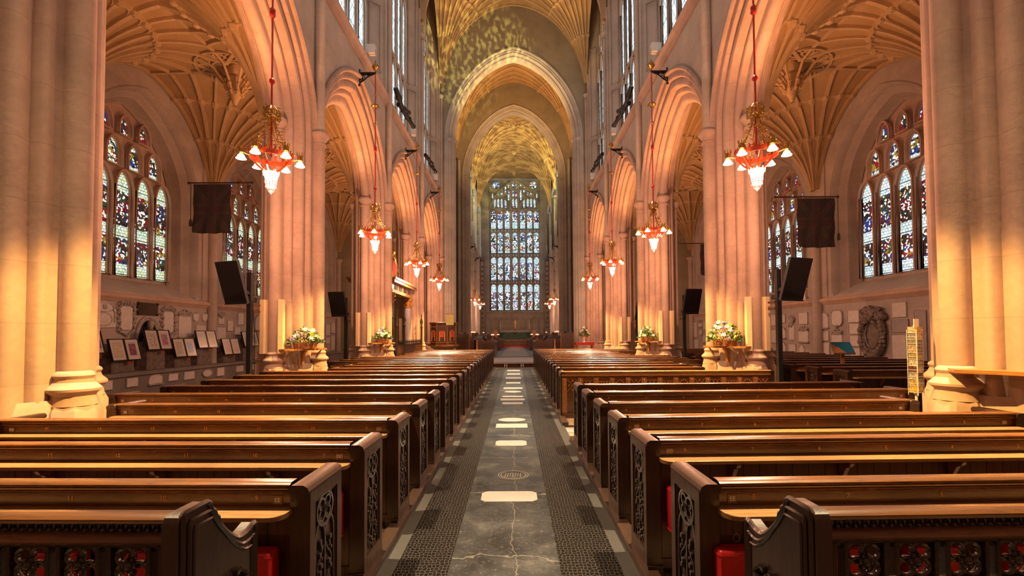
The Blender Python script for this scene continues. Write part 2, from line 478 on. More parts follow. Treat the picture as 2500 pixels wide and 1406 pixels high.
zA = [(0, 0.0), (.085, .0), (.10, 1.0), (.235, 1.0), (.25, .12), (.31, .12), (.325, 1.0), (.50, 1.0), (.53, .3), (.56, 0.0), (.64, 0.0), (.72, .75), (.80, .45), (.9, .8), (1, .5)]
M['glass_left'] = stained('stained_glass_left', DK, LT_L, zA, 19, 1.25, v0=3.3, vh=5.2)
M['glass_right'] = stained('stained_glass_right', DK, LT_R, zA, 19, 1.35, v0=3.3, vh=5.2)
zE = [(0, 0.0), (.04, 0.0), (.06, .68), (.33, .68), (.34, 0.0), (.36, .68), (.62, .62), (.70, .05), (1, .05)]
M['glass_east'] = stained('stained_glass_east', DK_E, LT_E, zE, 9.0, 1.6, v0=4.2, vh=3.75, rep=True, fine=6.5, lead=.04)
def lattice(name, col, es, sc=5.0):
    t = NT(name); x, y, z = t.sep(t.coord())
    a = t.math('FRACT', t.math('MULTIPLY', t.math('ADD', x, t.math('MULTIPLY', z, .62)), sc))
    b = t.math('FRACT', t.math('MULTIPLY', t.math('SUBTRACT', x, t.math('MULTIPLY', z, .62)), sc))
    l = t.math('MAXIMUM', t.math('LESS_THAN', a, .12), t.math('LESS_THAN', b, .12))
    n = t.ramp(t.noise(t.coord(), 2.5, 4, .7), [(.3, tuple(c*.55 for c in col)), (.5, col), (.72, (.95, .98, 1))])
    c = t.mix(t.math('MULTIPLY', l, .75), n, (.03, .04, .05))
    bar = t.math('LESS_THAN', t.math('FRACT', t.math('MULTIPLY', z, 1.6)), .045)
    c = t.mix(bar, c, (.02, .02, .025))
    return t.pbsdf((.02, .02, .02), .3, 0, emit=c, es=es)
M['glass_clear'] = lattice('clerestory_glass', (.52, .66, .74), 1.9, 3.6)

AW = EArch(1.95, 2.5, .2)            # aisle window arch
aisle_lights = [(.78*k, .60, 3.42, 6.15, 6.62) for k in range(-2, 3)]
aisle_lights += [(.78*(k-1.5), .50, 6.74, 7.2, 7.55) for k in range(4)]
aisle_lights += [(.72*k, .42, 7.74, 8.0, 8.3) for k in (-1, 0, 1)]
aisle_outline = [(-2.25, 2.9), (2.25, 2.9)] + [(u, 6.2+z) for u, z in reversed(AW.pts(.3))]
WALL = 11.3
def splay(arch, zs, zb, prof, along):
    """jamb + arch mouldings: prof = [(offset outwards, depth)]"""
    rows = []
    for d, t in prof:
        p = arch.pts(d, 8); e = p[-1][0]
        line = [(-e, zb)] + [(u, zs+z) for u, z in p] + [(e, zb)]
        rows.append([along(u, z, t) for u, z in line])
    return rows
AWPROF = [(0, .75), (.05, .64), (.10, .66), (.14, .56), (.17, .40), (.24, .36), (.30, .26), (.36, .22), (.40, .06), (.47, -.03), (.52, 0)]
def make_aisle_wall():
    w = MB()
    # panelled lower wall, sill, upper wall with the arched opening
    p = AW.pts(.52, 8)
    w.grid([[(WALL, u, 6.2+z), (WALL, u, 10.2)] for u, z in p]); e = p[-1][0]
    for sg in (-1, 1):
        w.grid([[(WALL, sg*e, 2.72), (WALL, sg*e, 10.2)], [(WALL, sg*3.1, 2.72), (WALL, sg*3.1, 10.2)]])
    w.grid(splay(AW, 6.2, 2.9, AWPROF, lambda u, z, t: (WALL + t, u, z)))
    o = struct('wall_right', w, M['aisle_wall'], 32)
    sl = MB().grid([[(WALL, -e-.02, 2.84), (WALL + .72, -2.55, 3.3)], [(WALL, e+.02, 2.84), (WALL + .72, 2.55, 3.3)]])
    sl.grid([[(WALL-.01, -e, 2.7), (WALL-.01, -e, 2.85)], [(WALL-.01, e, 2.7), (WALL-.01, e, 2.85)]])
    obj('lower_wall', MB().grid([[(WALL, u, z) for z in (-.3, 2.72)] for u in (-3.1, 3.1)]), M['lower_wall'], o)
    obj('window_sill', sl, M['stone_grey'], o)
    st = MB().grid([[(WALL - a, u, z) for a, z in ((0, 2.55), (.03, 2.57), (.05, 2.62), (.11, 2.66), (.14, 2.70), (.14, 2.75), (.10, 2.77), (0, 2.84))] for u in (-3.1, 3.1)])
    obj('string_course', st, M['stone'], o)
    sh = MB()
    sh.lathe([(.17, 0.4), (.17, 6.1)] , 14, (WALL - .1, 3.1, 0))
    sh.box(WALL-.04, WALL+.1, 2.65, 3.55-.1, 2.84, 9.6)
    sh.lathe([(.16*k, 6.2 + z) for k, z in CAP], 14, (WALL - .1, 3.1, 0))
    obj('wall_shaft', sh, M['aisle_wall'], o)
    be = MB().box(WALL-.55, WALL+.05, -3.1, 3.1, -.3, .46).box(WALL-.62, WALL+.05, -3.1, 3.1, .46, .56)
    obj('wall_bench', be, M['ledge_stone'], o)
    return o
wallR = make_aisle_wall(); first = True; wn = 1
for k in range(5):
    y = PY[k] + S/2
    for s in (1, -1):
        if first: wallR.location = (0, y, .13); first = False
        else:
            d = dupe(wallR, (0, y, .13), mirror=(s < 0))
            d.name = 'wall_right' if s > 0 else 'wall_left'
        window('window_%d' % wn, (s*(WALL+.74), y, .13), -s*PI/2, aisle_lights, aisle_outline, M['glass_right' if s > 0 else 'glass_left']); wn += 1

# ---- clerestory: sill, jambs, tall windows and the wall shafts
def make_clerestory():
    w = MB(); x0, x1 = PX - .53, PX + .05
    T = 23.2
    for sg in (-1, 1):
        w.grid([[(x0, sg*3.1, 10.3), (x0, sg*3.1, T)], [(x0, sg*2.86, 10.3), (x0, sg*2.86, T)], [(x0+.06, sg*2.83, 10.3), (x0+.06, sg*2.83, T)],
                [(x0+.08, sg*2.78, 10.3), (x0+.08, sg*2.78, T)], [(x1-.08, sg*2.42, 10.3), (x1-.08, sg*2.42, T)], [(x1-.06, sg*2.36, 10.3), (x1-.06, sg*2.36, T)], [(x1+.05, sg*2.34, 10.3), (x1+.05, sg*2.34, T)]])
        # blind panel on the splayed jamb
        a, b = Vector((x0+.12, sg*2.73)), Vector((x1-.12, sg*2.46)); nn = Vector((-.5, -sg*.5)) * .04
        for z0, z1 in ((11.1, 13.6), (13.9, 19.5)):
            pts = [(a.x+nn.x, a.y+nn.y, z0), (b.x+nn.x, b.y+nn.y, z0), (b.x+nn.x, b.y+nn.y, z1), (a.x+nn.x, a.y+nn.y, z1)]
            w.tube(pts, .03, 4, closed=True)
    w.grid([[(x0, -2.86, 10.35), (x1, -2.4, 10.95), (x1+.05, -2.4, 11.0)], [(x0, 2.86, 10.35), (x1, 2.4, 10.95), (x1+.05, 2.4, 11.0)]])
    w.grid([[(PX+.2, -3.1, 10.3), (PX+.2, -3.1, 23)], [(PX+.2, 3.1, 10.3), (PX+.2, 3.1, 23)]])
    o = struct('wall_clerestory', w, M['stone_wall'], 30)
    s = MB().grid([[(x0 - a, u, z) for a, z in ((0, 9.98), (.04, 10.0), (.05, 10.06), (.10, 10.12), (.17, 10.2), (.18, 10.28), (.14, 10.31), (0, 10.4))] for u in (-3.1, 3.1)])
    obj('string_course', s, M['stone'], o)
    sh = MB().lathe([(.115, SPR - .15), (.115, 16.5)], 14, (PX - .63, 3.1, 0))
    sh.lathe([(.115*k, 16.68 + z) for k, z in CAP], 16, (PX - .63, 3.1, 0))
    for dy in (-.2, .2): sh.lathe([(.06, 10.4), (.06, 18)], 8, (PX - .55, 3.1 + dy, 0))
    obj('vault_shaft', sh, M['stone_wall'], o)
    return o
cl0 = make_clerestory(); first = True
cl_lights = []
for k in range(-2, 3):
    cl_lights.append((.92*k, .74, 11.05, 13.2, 13.62)); cl_lights.append((.92*k, .74, 13.9, 17.6 - abs(k)*.25, 18.3 - abs(k)*.3))
cl_lights += [(.46*k, .36, 18.5, 19.2, 19.6) for k in (-3, -1, 1, 3)]
cl_out = [(-2.36, 10.98), (2.36, 10.98), (2.36, 23.2), (-2.36, 23.2)]
trans = [([(-2.3, 13.78), (2.3, 13.78)], .1)]
for k in range(5):
    y = PY[k] + S/2
    for s in (1, -1):
        if first: cl0.location = (0, y, .2); first = False
        else: dupe(cl0, (0, y, .2), mirror=(s < 0))
        window('window_%d' % wn, (s*(PX + .07), y, .2), -s*PI/2, cl_lights, cl_out, M['glass_clear'], M['stone_wall'], .04, .08, trans); wn += 1

# ---- fan vaults
def fan(R, Hh, amax, bmax, z0, lo=-PI/2, hi=PI/2, nrib=8, rings=(.3, .62), rr=.045, r0=.1, na=24, p=2.0):
    """half conoid springing at the origin; a = +x, b = y"""
    zf = lambda r: z0 + Hh*(1 - (1 - min(max((r-r0*.6), 0), R)/R)**p)**(1/p)
    def rm(t): return min(bmax/max(abs(sin(t)), 1e-6), amax/max(abs(cos(t)), 1e-6))
    sf = MB(); rows = []
    for i in range(na+1):
        t = lo + (hi-lo)*i/na; m = rm(t)
        rows.append([(r*cos(t), r*sin(t), zf(r)) for r in [r0 + (m-r0)*(j/18)**1.7 for j in range(19)]])
    sf.grid(rows)
    ri = MB(); st = [r0] + [R*q for q in rings]
    def pt(r, t, dz=0): return (r*cos(t), r*sin(t), zf(r) + dz)
    for tier in range(len(st)):
        ra = st[tier]; rb = st[tier+1] if tier + 1 < len(st) else 99
        nk = nrib * (1 if tier == 0 else 2)
        for k in range(nk + 1):
            t = lo + (hi-lo)*k/nk; m = min(rb, rm(t))
            if m <= ra + .05: continue
            ri.tube([pt(ra + (m-ra)*(j/9)**1.3, t, -rr*.6) for j in range(10)], rr*(1.15 if (k % 2 == 0) else .85), 4)
        if rb < 90:
            for k in range(nk):                      # arched panel heads under each ring, a foil above
                tm = lo + (hi-lo)*(k+.5)/nk; dt = (hi-lo)/nk/2
                if rb > rm(tm) - .02: continue
                depth = min(rb*dt*1.5, (rb-ra)*.5)
                ri.tube([pt(rb - depth + depth*sin(PI*q/8)*.96, tm - dt*cos(PI*q/8), -.02) for q in range(9)], rr*.85, 4)
                rc = rb - depth*.1; 
                ri.ball(pt(rb, tm - dt, -.05), rr*1.9, 6, 4)
            tt = [lo + (hi-lo)*j/48 for j in range(49)]
            seg = []
            for t in tt:
                if rb <= rm(t): seg.append(pt(rb, t, -.02))
                elif len(seg) > 1: ri.tube(seg, rr, 4); seg = []
                else: seg = []
            if len(seg) > 1: ri.tube(seg, rr, 4)
    return sf, ri
def ridge(mb, pts, r): mb.tube(pts, r, 4)

# aisle vaults: pier-side and wall-side conoids, ridges and a pendant for each bay
AZ, AH, AR_, AM = 6.42, 3.45, 3.3, 2.64
sf, ri = fan(AR_, AH, AM, 3.1, AZ, nrib=8, rings=(.27, .62), rr=.062, r0=.12)
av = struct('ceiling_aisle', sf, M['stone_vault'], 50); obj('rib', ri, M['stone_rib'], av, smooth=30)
pend = MB().lathe([(.30, AZ+AH+.02), (.30, AZ+AH-.08), (.22, AZ+AH-.2), (.26, AZ+AH-.3), (.15, AZ+AH-.5), (.19, AZ+AH-.62), (.20, AZ+AH-.75), (.10, AZ+AH-.95), (.04, AZ+AH-1.1)], 12)
for i in range(8):
    a = i*PI/4
    pend.tube([(1.05*cos(a), 1.05*sin(a), AZ+AH-.02), (.6*cos(a), .6*sin(a), AZ+AH-.1), (.27*cos(a), .27*sin(a), AZ+AH-.5), (.17*cos(a), .17*sin(a), AZ+AH-.8)], .045, 5)
    pend.ball((.3*cos(a), .3*sin(a), AZ+AH-.52), .06, 6, 4)
    pend.ball((.22*cos(a), .22*sin(a), AZ+AH-.72), .05, 6, 4)
for r in (.62, 1.05): pend.tube([(r*cos(2*PI*i/24), r*sin(2*PI*i/24), AZ+AH-.05) for i in range(24)], .04, 4, closed=True)
for i in range(16):
    a = i*PI/8; pend.tube([(.83*cos(a) + .15*cos(2*PI*j/8), .83*sin(a) + .15*sin(2*PI*j/8), AZ+AH-.04) for j in range(8)], .028, 4, closed=True)
for (a, b) in (((-AM, 0), (-1.05, 0)), ((AM, 0), (1.05, 0)), ((0, -3.1), (0, -1.05)), ((0, 3.1), (0, 1.05))):
    pend.tube([(a[0], a[1], AZ+AH*.985), (b[0], b[1], AZ+AH)], .07, 4)
tr = MB()                                          # transverse arch between aisle bays
pd0 = None
for s in (1, -1):
    for k in range(6):
        y = PY[k]
        for q, (xx, m) in enumerate(((5.94, 1), (11.22, -1))):
            if s == 1 and k == 0 and q == 0: av.location = (xx, y, 0); continue
            c = dupe(av, (s*xx, y, 0)); c.scale = (s*m, 1, 1)
        if k < 5:
            if pd0 is None: pd0 = struct('ceiling_pendant', pend, M['stone_rib'], 35, (s*8.58, y + S/2, 0))
            else: dupe(pd0, (s*8.58, y + S/2, 0))

# nave vault
NZ, NH, NR = 17.0, 6.0, 4.75
sf, ri = fan(NR, NH, 4.67, 3.1, NZ, nrib=10, rings=(.19, .5), rr=.07, r0=.1, na=28)
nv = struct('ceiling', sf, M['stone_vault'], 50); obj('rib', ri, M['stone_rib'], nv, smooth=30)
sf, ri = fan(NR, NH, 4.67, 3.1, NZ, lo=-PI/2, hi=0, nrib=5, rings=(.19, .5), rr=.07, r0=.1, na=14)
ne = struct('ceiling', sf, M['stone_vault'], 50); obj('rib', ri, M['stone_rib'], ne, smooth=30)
ne.location = (4.67, PY[5], 0); ne.scale = (-1, 1, 1); c = dupe(ne, (-4.67, PY[5], 0)); c.scale = (1, 1, 1)
for s in (1, -1):
    for k in range(1, 5):
        if s == 1 and k == 1: nv.location = (4.67, PY[k], 0); nv.scale = (-1, 1, 1); continue
        c = dupe(nv, (s*4.67, PY[k], 0)); c.scale = (-s, 1, 1)
boss = MB().lathe([(.5, 22.76), (.5, 22.6), (.38, 22.5), (.42, 22.35), (.30, 22.15), (.34, 22.0), (.16, 21.85), (.02, 21.8)], 14)
for i in range(10): boss.ball((.4*cos(i*PI/5), .4*sin(i*PI/5), 22.3), .12, 6, 4)
b0 = struct('ceiling_boss', boss, M['marble_dark'], 40, (0, PY[4] + S/2 - .4, .25))
dupe(b0, (0, PY[3] + S/2, .25))
# nave west end
ww = MB().grid([[(x, -1.02, z) for z in (0, 11.2)] for x in (-12, 12)])
ww.grid([[(x, -1.02, z) for z in (11.2, 23)] for x in (-12, -4)]).grid([[(x, -1.02, z) for z in (11.2, 23)] for x in (4, 12)])
struct('wall_back', ww, M['stone_wall'])

# ---- crossing
CY0, CY1 = PY[5], PY[5] + 9.7
def big_arch(y0, y1, h, zs, A, prof, ztop, xout, nm, wm='stone_grey'):
    rows = []
    for d, t in prof:
        p = A.pts(d, 10); e = p[-1][0]
        rows.append([(u, y0 + (y1-y0)*t, z) for u, z in [(-e, 0.0)] + [(u, zs+z) for u, z in p] + [(e, 0.0)]])
    a = MB().grid(rows); o = struct(nm, a, M['stone_grey'], 30)
    w = MB()
    for yy, dd in ((y0, prof[0][0]), (y1, prof[-1][0])):
        p = A.pts(dd, 10); e = p[-1][0]
        w.grid([[(u, yy, zs+z), (u, yy, ztop)] for u, z in p])
        for sg in (-1, 1): w.grid([[(sg*e, yy, 0), (sg*e, yy, ztop)], [(sg*xout, yy, 0), (sg*xout, yy, ztop)]])
    obj('wall_above_arch', w, M[wm], o)
    caps = MB()
    for sg in (-1, 1):
        for d, t in ((.10, .5), (.34, .2)):
            x = sg*(h + d - .02); yy = y0 + (y1-y0)*t
            caps.lathe([(.13, .3), (.13, zs-.1)], 10, (x, yy, 0)); caps.lathe([(.13*k, zs + z) for k, z in CAP], 12, (x, yy, 0))
            caps.lathe([(.28, 0), (.28, .7), (.2, .8), (.24, 1.0), (.13, 1.2)], 10, (x, yy, 0))
    obj('arch_shaft', caps, M['stone_grey'], o)
    return o
BPROF = [(.62, 0), (.58, -.05), (.52, -.03), (.47, .03), (.40, .03), (.36, .10), (.30, .08), (.25, .14), (.20, .24), (.13, .24), (.08, .30), (.02, .36), (0, .45), (0, .6), (.02, .66), (.10, .74), (.2, .76), (.3, .9), (.5, .97), (.62, 1)]
A1 = EArch(3.85, 5.4, .14)
big_arch(CY0 + .05, CY0 + 1.25, 3.85, 14.2, A1, BPROF, 23.2, 12.0, 'crossing_arch', 'olive')
A2 = EArch(3.8, 5.6, .14)
big_arch(CY1, CY1 + 1.2, 3.8, 15.0, A2, BPROF, 24.5, 7.5, 'choir_arch', 'olive')
sw = MB()
for s in (-1, 1):
    sw.grid([[(s*6.6, y, z) for z in (0, 24.5)] for y in (CY0 + 1.2, CY1)])
    for yy, dx in ((CY0 + 1.5, 0), (CY1 - .25, 0)):
        for q, (ox, oy, r) in enumerate(((5.0, 0, .16), (5.5, .1, .2), (5.95, -.05, .14), (4.62, .1, .12))):
            sgn = 1 if yy < CY0 + 4 else -1
            sw.lathe([(r, 0), (r, 16.3)], 12, (s*ox, yy + sgn*oy, 0))
struct('wall_crossing', sw, M['stone_grey'], 40)
sf, ri = fan(5.4, 6.4, 4.9, 4.85, 16.75, lo=0, hi=PI/2, nrib=6, rings=(.22, .52), rr=.08, r0=.1, na=18)
cv = struct('ceiling_crossing', sf, M['stone_vault'], 50); obj('rib', ri, M['stone_rib'], cv, smooth=30)
k = 0
for sx in (1, -1):
    for yy, sy in ((CY0 + 1.0, 1), (CY1 + .1, -1)):
        c = cv if k == 0 else dupe(cv); k += 1
        c.location = (sx*4.9, yy, 0); c.scale = (-sx, sy*.9, 1)
oc = MB().lathe([(.75, 22.75), (.95, 22.7), (1.0, 22.6), (.9, 22.52), (.8, 22.6)], 20, (0, (CY0+CY1)/2 + .5, .35))
oc2 = MB().lathe([(.78, 22.66), (.01, 22.67)], 20, (0, (CY0+CY1)/2 + .5, .35))
o = struct('ceiling_ring', oc, M['stone_rib'], 40); obj('opening', oc2, M['blind'], o)

# ---- choir
EY = 60.6; CB = (EY - CY1 - 1.2)/3
ch = MB(); HX = 4.15
cy = [CY1 + 1.2 + CB*k for k in range(4)]
for s in (-1, 1):
    ch.grid([[(s*(HX+.25), y, z) for z in (0, 22)] for y in (cy[0], EY)])
    for y in cy[:3] + [EY - .2]:
        for ox, oy, r in ((0, 0, .14), (.12, .28, .17), (.12, -.28, .17), (.2, .55, .12), (.2, -.55, .12)):
            ch.lathe([(r*1.9, 0), (r*1.9, .8), (r, 1.2), (r, 15.4 if ox == 0 else 13)], 10, (s*(HX+ox), y+oy, 0))
        ch.lathe([(.14*k, 15.5 + z) for k, z in CAP], 12, (s*HX, y, 0))
    for k in range(3):
        ym = cy[k] + CB/2
        for d in (0, .18, .36):
            A = Arch(1.75 + d, 1.5 + d, 45, 4.2 + d); p = A.pts(0, 8); e = p[-1][0]
            ch.tube([(s*(HX + .30 - d*.35), ym + u, z) for u, z in [(-e, 0)] + [(u, 6+z) for u, z in p] + [(e, 0)]], .11, 6)
    ch.tube([(s*(HX+.2), cy[0], 9.9), (s*(HX+.2), EY, 9.9)], .18, 6)
struct('wall_choir', ch, M['stone_grey'], 40)
for k in range(3):
    for s in (1, -1):
        window('window_%d' % wn, (s*(HX+.2), cy[k] + CB/2, .4), -s*PI/2, [(.8*i, .62, 10.8, 16.5, 17.3) for i in range(-2, 3)], [(-2.1, 10.6), (2.1, 10.6), (2.1, 17.6), (-2.1, 17.6)], M['glass_clear'], M['stone_grey']); wn += 1
sf, ri = fan(4.3, 5.9, HX, CB/2, 15.6, nrib=10, rings=(.24, .56), rr=.075, r0=.1, na=26)
cvv = struct('ceiling_choir', sf, M['stone_vault'], 50); obj('rib', ri, M['stone_rib'], cvv, smooth=30)
sf, ri = fan(4.3, 5.9, HX, CB/2, 15.6, lo=0, hi=PI/2, nrib=5, rings=(.24, .56), rr=.075, r0=.1, na=13)
ce = struct('ceiling_choir', sf, M['stone_vault'], 50); obj('rib', ri, M['stone_rib'], ce, smooth=30)
ce.location = (HX, cy[0], 0); ce.scale = (-1, 1, 1); c = dupe(ce, (-HX, cy[0], 0)); c.scale = (1, 1, 1)
k = 0
for s in (1, -1):
    for y in cy[1:3]:
        c = cvv if k == 0 else dupe(cvv); k += 1
        c.location = (s*HX, y, 0); c.scale = (-s, 1, 1)
di = MB()
for j in range(3):
    y = cy[j] + CB/2
    for rr_ in (1.0, .6): di.tube([(rr_*cos(2*PI*i/4)*.8, y + rr_*sin(2*PI*i/4)*1.2, 20.97) for i in range(4)], .05, 4, closed=True)
    di.lathe([(.3, 21), (.3, 20.9), (.15, 20.7), (.02, 20.6)], 10, (0, y, 0))
    for i in range(8): di.ball((.55*cos(i*PI/4), y + .8*sin(i*PI/4), 20.93), .09, 6, 4)
struct('ceiling_choir_boss', di, M['stone_rib'], 40, (0, 0, .5))
struct('ceiling_choir_end', MB().grid([[(x, y, 21.9) for x in (-HX-.4, HX+.4)] for y in (cy[2] + CB/2, EY)]).grid([[(x, cy[2] + CB/2, z) for x in (-HX-.4, HX+.4)] for z in (21.4, 22)]), M['stone_vault'])
# east wall with the great window
e = MB()
e.grid([[(x, EY, z) for z in (0, 23)] for x in (-6, -3.35)]).grid([[(x, EY, z) for z in (0, 23)] for x in (3.35, 6)])
e.grid([[(x, EY, z) for z in (21.2, 23)] for x in (-3.35, 3.35)]).grid([[(x, EY, z) for z in (0, 4.0)] for x in (-3.35, 3.35)])
for s in (-1, 1): e.grid([[(s*3.35, EY, z) for z in (4, 21.2)], [(s*3.2, EY + .5, z) for z in (4, 21.2)]])
e.grid([[(x, EY - .0, 4.0), (x, EY + .5, 4.15)] for x in (-3.35, 3.35)])
e.tube([(-4.1, EY - .05, 3.95), (4.1, EY - .05, 3.95)], .13, 6)
eo = struct('wall_far', e, M['stone_grey'], loc=(0, 0, .55))
re = MB()
for x0, x1, n, zb in ((-3.9, -2.05, 2, .6), (-2.0, 2.0, 6, 1.9), (2.05, 3.9, 2, .6)):
    w = (x1-x0)/n
    for i in range(n):
        c = x0 + w*(i+.5); A = Arch(w*.42, w*.36, 45, w*.95); p = A.pts(0, 5); ee = p[-1][0]
        re.tube([(c+u, EY - .1, z) for u, z in [(-ee, zb)] + [(u, 2.9+z) for u, z in p] + [(ee, zb)]], .07, 5)
        re.tube([(c+u*.8, EY - .04, z) for u, z in [(-ee, zb)] + [(u, 2.85+z) for u, z in p] + [(ee, zb)]], .04, 4)
re.box(-4.1, 4.1, EY-.12, EY, .0, .62)
obj('arcade_panel', re, M['stone_grey'], eo)
lx = [.07 + a for a in (-2.79, -1.92, -1.0, 0, 1.0, 1.92, 2.79)]
el = []
for x in lx:
    for z0, zt in ((4.25, 7.62), (8.12, 11.15), (11.68, 14.38), (14.85, 17.2)): el.append((x, .72, z0, zt - .34, zt))
    for dx in (-.2, .2):
        for zz in (7.74, 11.28, 14.5): el.append((x+dx, .14, zz, zz+.12, zz+.22))
for x, zz in ((lx[0]+.2, 17.6), (lx[1]-.22, 17.6), (lx[1]+.22, 17.6), (lx[2]-.2, 17.6), (lx[3]-.2, 17.6), (lx[3]+.2, 17.6), (lx[4]+.2, 17.6), (lx[5]-.22, 17.6), (lx[5]+.22, 17.6), (lx[6]-.2, 17.6)):
    el.append((x, .32, zz, zz + .95, zz + 1.25))
for x in (lx[3]-.2, lx[3]+.2):
    el.append((x, .32, 19.1, 19.65, 19.9)); el.append((x, .32, 20.15, 20.75, 20.95))
for x in (lx[1]-.2, lx[1]+.2, lx[5]-.2, lx[5]+.2): el.append((x, .30, 19.05, 19.45, 19.65))
for x in (lx[2]+.2, lx[4]-.2): el.append((x, .28, 18.6, 19.7, 19.95))
for x in (lx[2]-.2, lx[4]+.2): el.append((x, .28, 19.6, 20.3, 20.5))
for x in (lx[2]+.2, lx[4]-.2): el.append((x, .24, 20.2, 20.6, 20.8))
for x in (lx[0]-.1, lx[6]+.1): el.append((x, .24, 18.7, 19.3, 19.6))
ex = []
for c in (lx[1]-.02, lx[5]+.02):
    A = Arch(1.36, 1.5, 40, 3.6); ex.append(([(c+u, 17.3+z*1.12) for u, z in A.pts(0, 8)], .11))
A = Arch(3.2, 3.0, 30, 6.0); ex.append(([(.07+u, 17.3+z*.98) for u, z in A.pts(0, 10)], .13))
for x in ((lx[2]+lx[3])/2, (lx[3]+lx[4])/2): ex.append(([(x, 4.1), (x, 21.2)], .12))
for zz in (7.72, 11.25, 14.45, 17.35): ex.append(([(-3.2, zz), (3.35, zz)], .08))
window('window_%d' % wn, (0, EY + .45, .55), 0, el, [(-3.3, 4.0), (3.4, 4.0), (3.4, 21.3), (-3.3, 21.3)], M['glass_east'], M['stone_grey'], .06, .08, ex, [(lx[0]+.35, 20.55, .52), (lx[6]-.35, 20.55, .52)]); wn += 1
# west window, behind the camera
M['glass_west'] = lattice('west_window_glass', (.88, .88, .92), 2.5, 1.5)
window('window_%d' % wn, (0, -1.0, 0), PI, [(.95*i, .78, 11.6, 20.2 - abs(i)*.5, 21 - abs(i)*.5) for i in range(-3, 4)], [(-4, 11.2), (4, 11.2), (4, 22.8), (-4, 22.8)], M['glass_west'], M['stone_wall']); wn += 1
# ---- roof over the aisles and end walls so the place is closed
for s, n in ((-1, 'left'), (1, 'right')):
    q = MB().grid([[(s*5.5, y, 10.25), (s*12.2, y, 10.25)] for y in (-1, CY0+.1)])
    struct('ceiling_roof_' + n, q, M['stone_vault'])
q = MB().grid([[(-5.6, y, 24.6), (5.6, y, 24.6)] for y in (-1, EY+1)])
struct('ceiling_roof', q, M['stone_vault'])
# ---- floors
XL, XR = -1.04, .92
struct('floor', MB().box(-12, 12, -1.1, EY + 1, -.3, -.03), M['floor'])
struct('floor_centre', MB().box(-.49, .32, -1, 23.4, -.03, 0), M['floor_dark'])
struct('floor_grating_left', MB().box(-.88, -.49, -1, 23.4, -.03, .002), M['grate'])
struct('floor_grating_right', MB().box(.32, .76, -1, 23.4, -.03, .002), M['grate'])
struct('floor_border_left', MB().box(XL+.02, -.88, -1, 23.4, -.03, 0), M['border'])
struct('floor_border_right', MB().box(.76, XR-.02, -1, 23.4, -.03, 0), M['border'])
for nm, x, sg in (('left', XL, -1), ('right', XR, 1)):
    kb = MB().box(min(x-sg*.05, x+sg*.06), max(x-sg*.05, x+sg*.06), -1, 7.6 if sg > 0 else 23.3, -.03, .06)
    if sg > 0: kb.box(x-.05, x+.06, 8.75, 23.3, -.03, .06)
    struct('trim_kerb_' + nm, kb, M['kerb'])
    pf = MB().box(*sorted((x+sg*.06, x+sg*4.6)), -1, 7.6 if sg > 0 else 23.3, -.03, .01)
    if sg > 0: pf.box(x+.06, x+4.3, 8.75, 23.3, -.03, .01)
    struct('floor_platform_' + nm, pf, M['platform'])
# ------------------------------------------------------------------ pews
def text_mesh(name, s, size, mat, ext=.0015):
    cu = bpy.data.curves.new(name, 'FONT'); cu.body = s; cu.size = size; cu.extrude = ext; cu.resolution_u = 2
    cu.align_x = 'CENTER'; cu.align_y = 'CENTER'
    o = bpy.data.objects.new('tmp', cu); C.objects.link(o)
    dg = bpy.context.evaluated_depsgraph_get(); dg.update()
    me = bpy.data.meshes.new_from_object(o.evaluated_get(dg)); me.name = name
    bpy.data.objects.remove(o); me.materials.clear(); me.materials.append(mat)
    return me
M['num'] = plain('gilt_numeral', (.78, .42, .08), .45, 0, var=.05)
M['letter'] = plain('pale_letter', (.95, .94, .90), .5, var=.03)
M['plate'] = plain('brass_plate', (.24, .13, .045), .45, .2, var=.1)
TX = {}
def txt(s, size, mat):
    k = (s, size, mat)
    if k not in TX: TX[k] = text_mesh('seat_number' if s.isdigit() else 'row_letters', s, size, M[mat])
    return TX[k]
MC = {}
def cached(key, fn):
    if key not in MC: MC[key] = fn()
    return MC[key]

RAIL = [(.0, .905), (-.012, .905), (-.018, .912), (-.018, .919), (-.012, .922), (-.024, .926), (-.026, .934), (-.016, .938), (-.034, .941), (-.040, .947), (-.040, .955), (-.032, .962), (-.01, .966), (.035, .966), (.045, .958), (.045, .94), (.03, .925), (.03, .905)]
def pew_rail(L):
    return MB().grid([[(x, y, z) for y, z in RAIL] for x in (.03, L-.03)], False, True).mesh('top_rail', M['oak'], 35)
def pew_back(L):
    m = MB().box(.03, L-.03, 0, .028, .82, .915)
    return m.mesh('back_board', M['oak'], 0)
def pew_lower(L):
    m = MB(); x = .05
    while x < L - .1:
        w = min(.118, L - .05 - x); m.box(x, x + w - .004, .006, .026, .08, .83); x += .118
    m.box(.03, L-.03, -.004, .03, .055, .12); m.box(.03, L-.03, .012, .022, .08, .83)
    return m.mesh('back_panelling', M['oak_dark'], 0)
def pew_ledge(L):
    r = .07; pts = [(.02, 0), (L-.02, 0)]
    pts += [(L-.09+.07*cos(a), -.08-.07*sin(a)) for a in [i*PI/12 for i in range(7)]]
    pts += [(.09-.07*sin(a), -.08-.07*cos(a)) for a in [i*PI/12 for i in range(7)]]
    m = MB()
    for z0, z1, k in ((.812, .827, .975), (.827, .834, 1.0)):
        m.prism(pts, lambda x, y: (x, y*k, z0), lambda x, y: (x, y*k, z1))
    m.grid([[(x, y*.985, .836) for x, y in pts]] * 1 + [[(x, y*1.0, .834) for x, y in pts]], False, True)
    m.poly([(x, y*.985, .836) for x, y in pts])
    return m.mesh('book_ledge', M['oak_ledge'], 30)
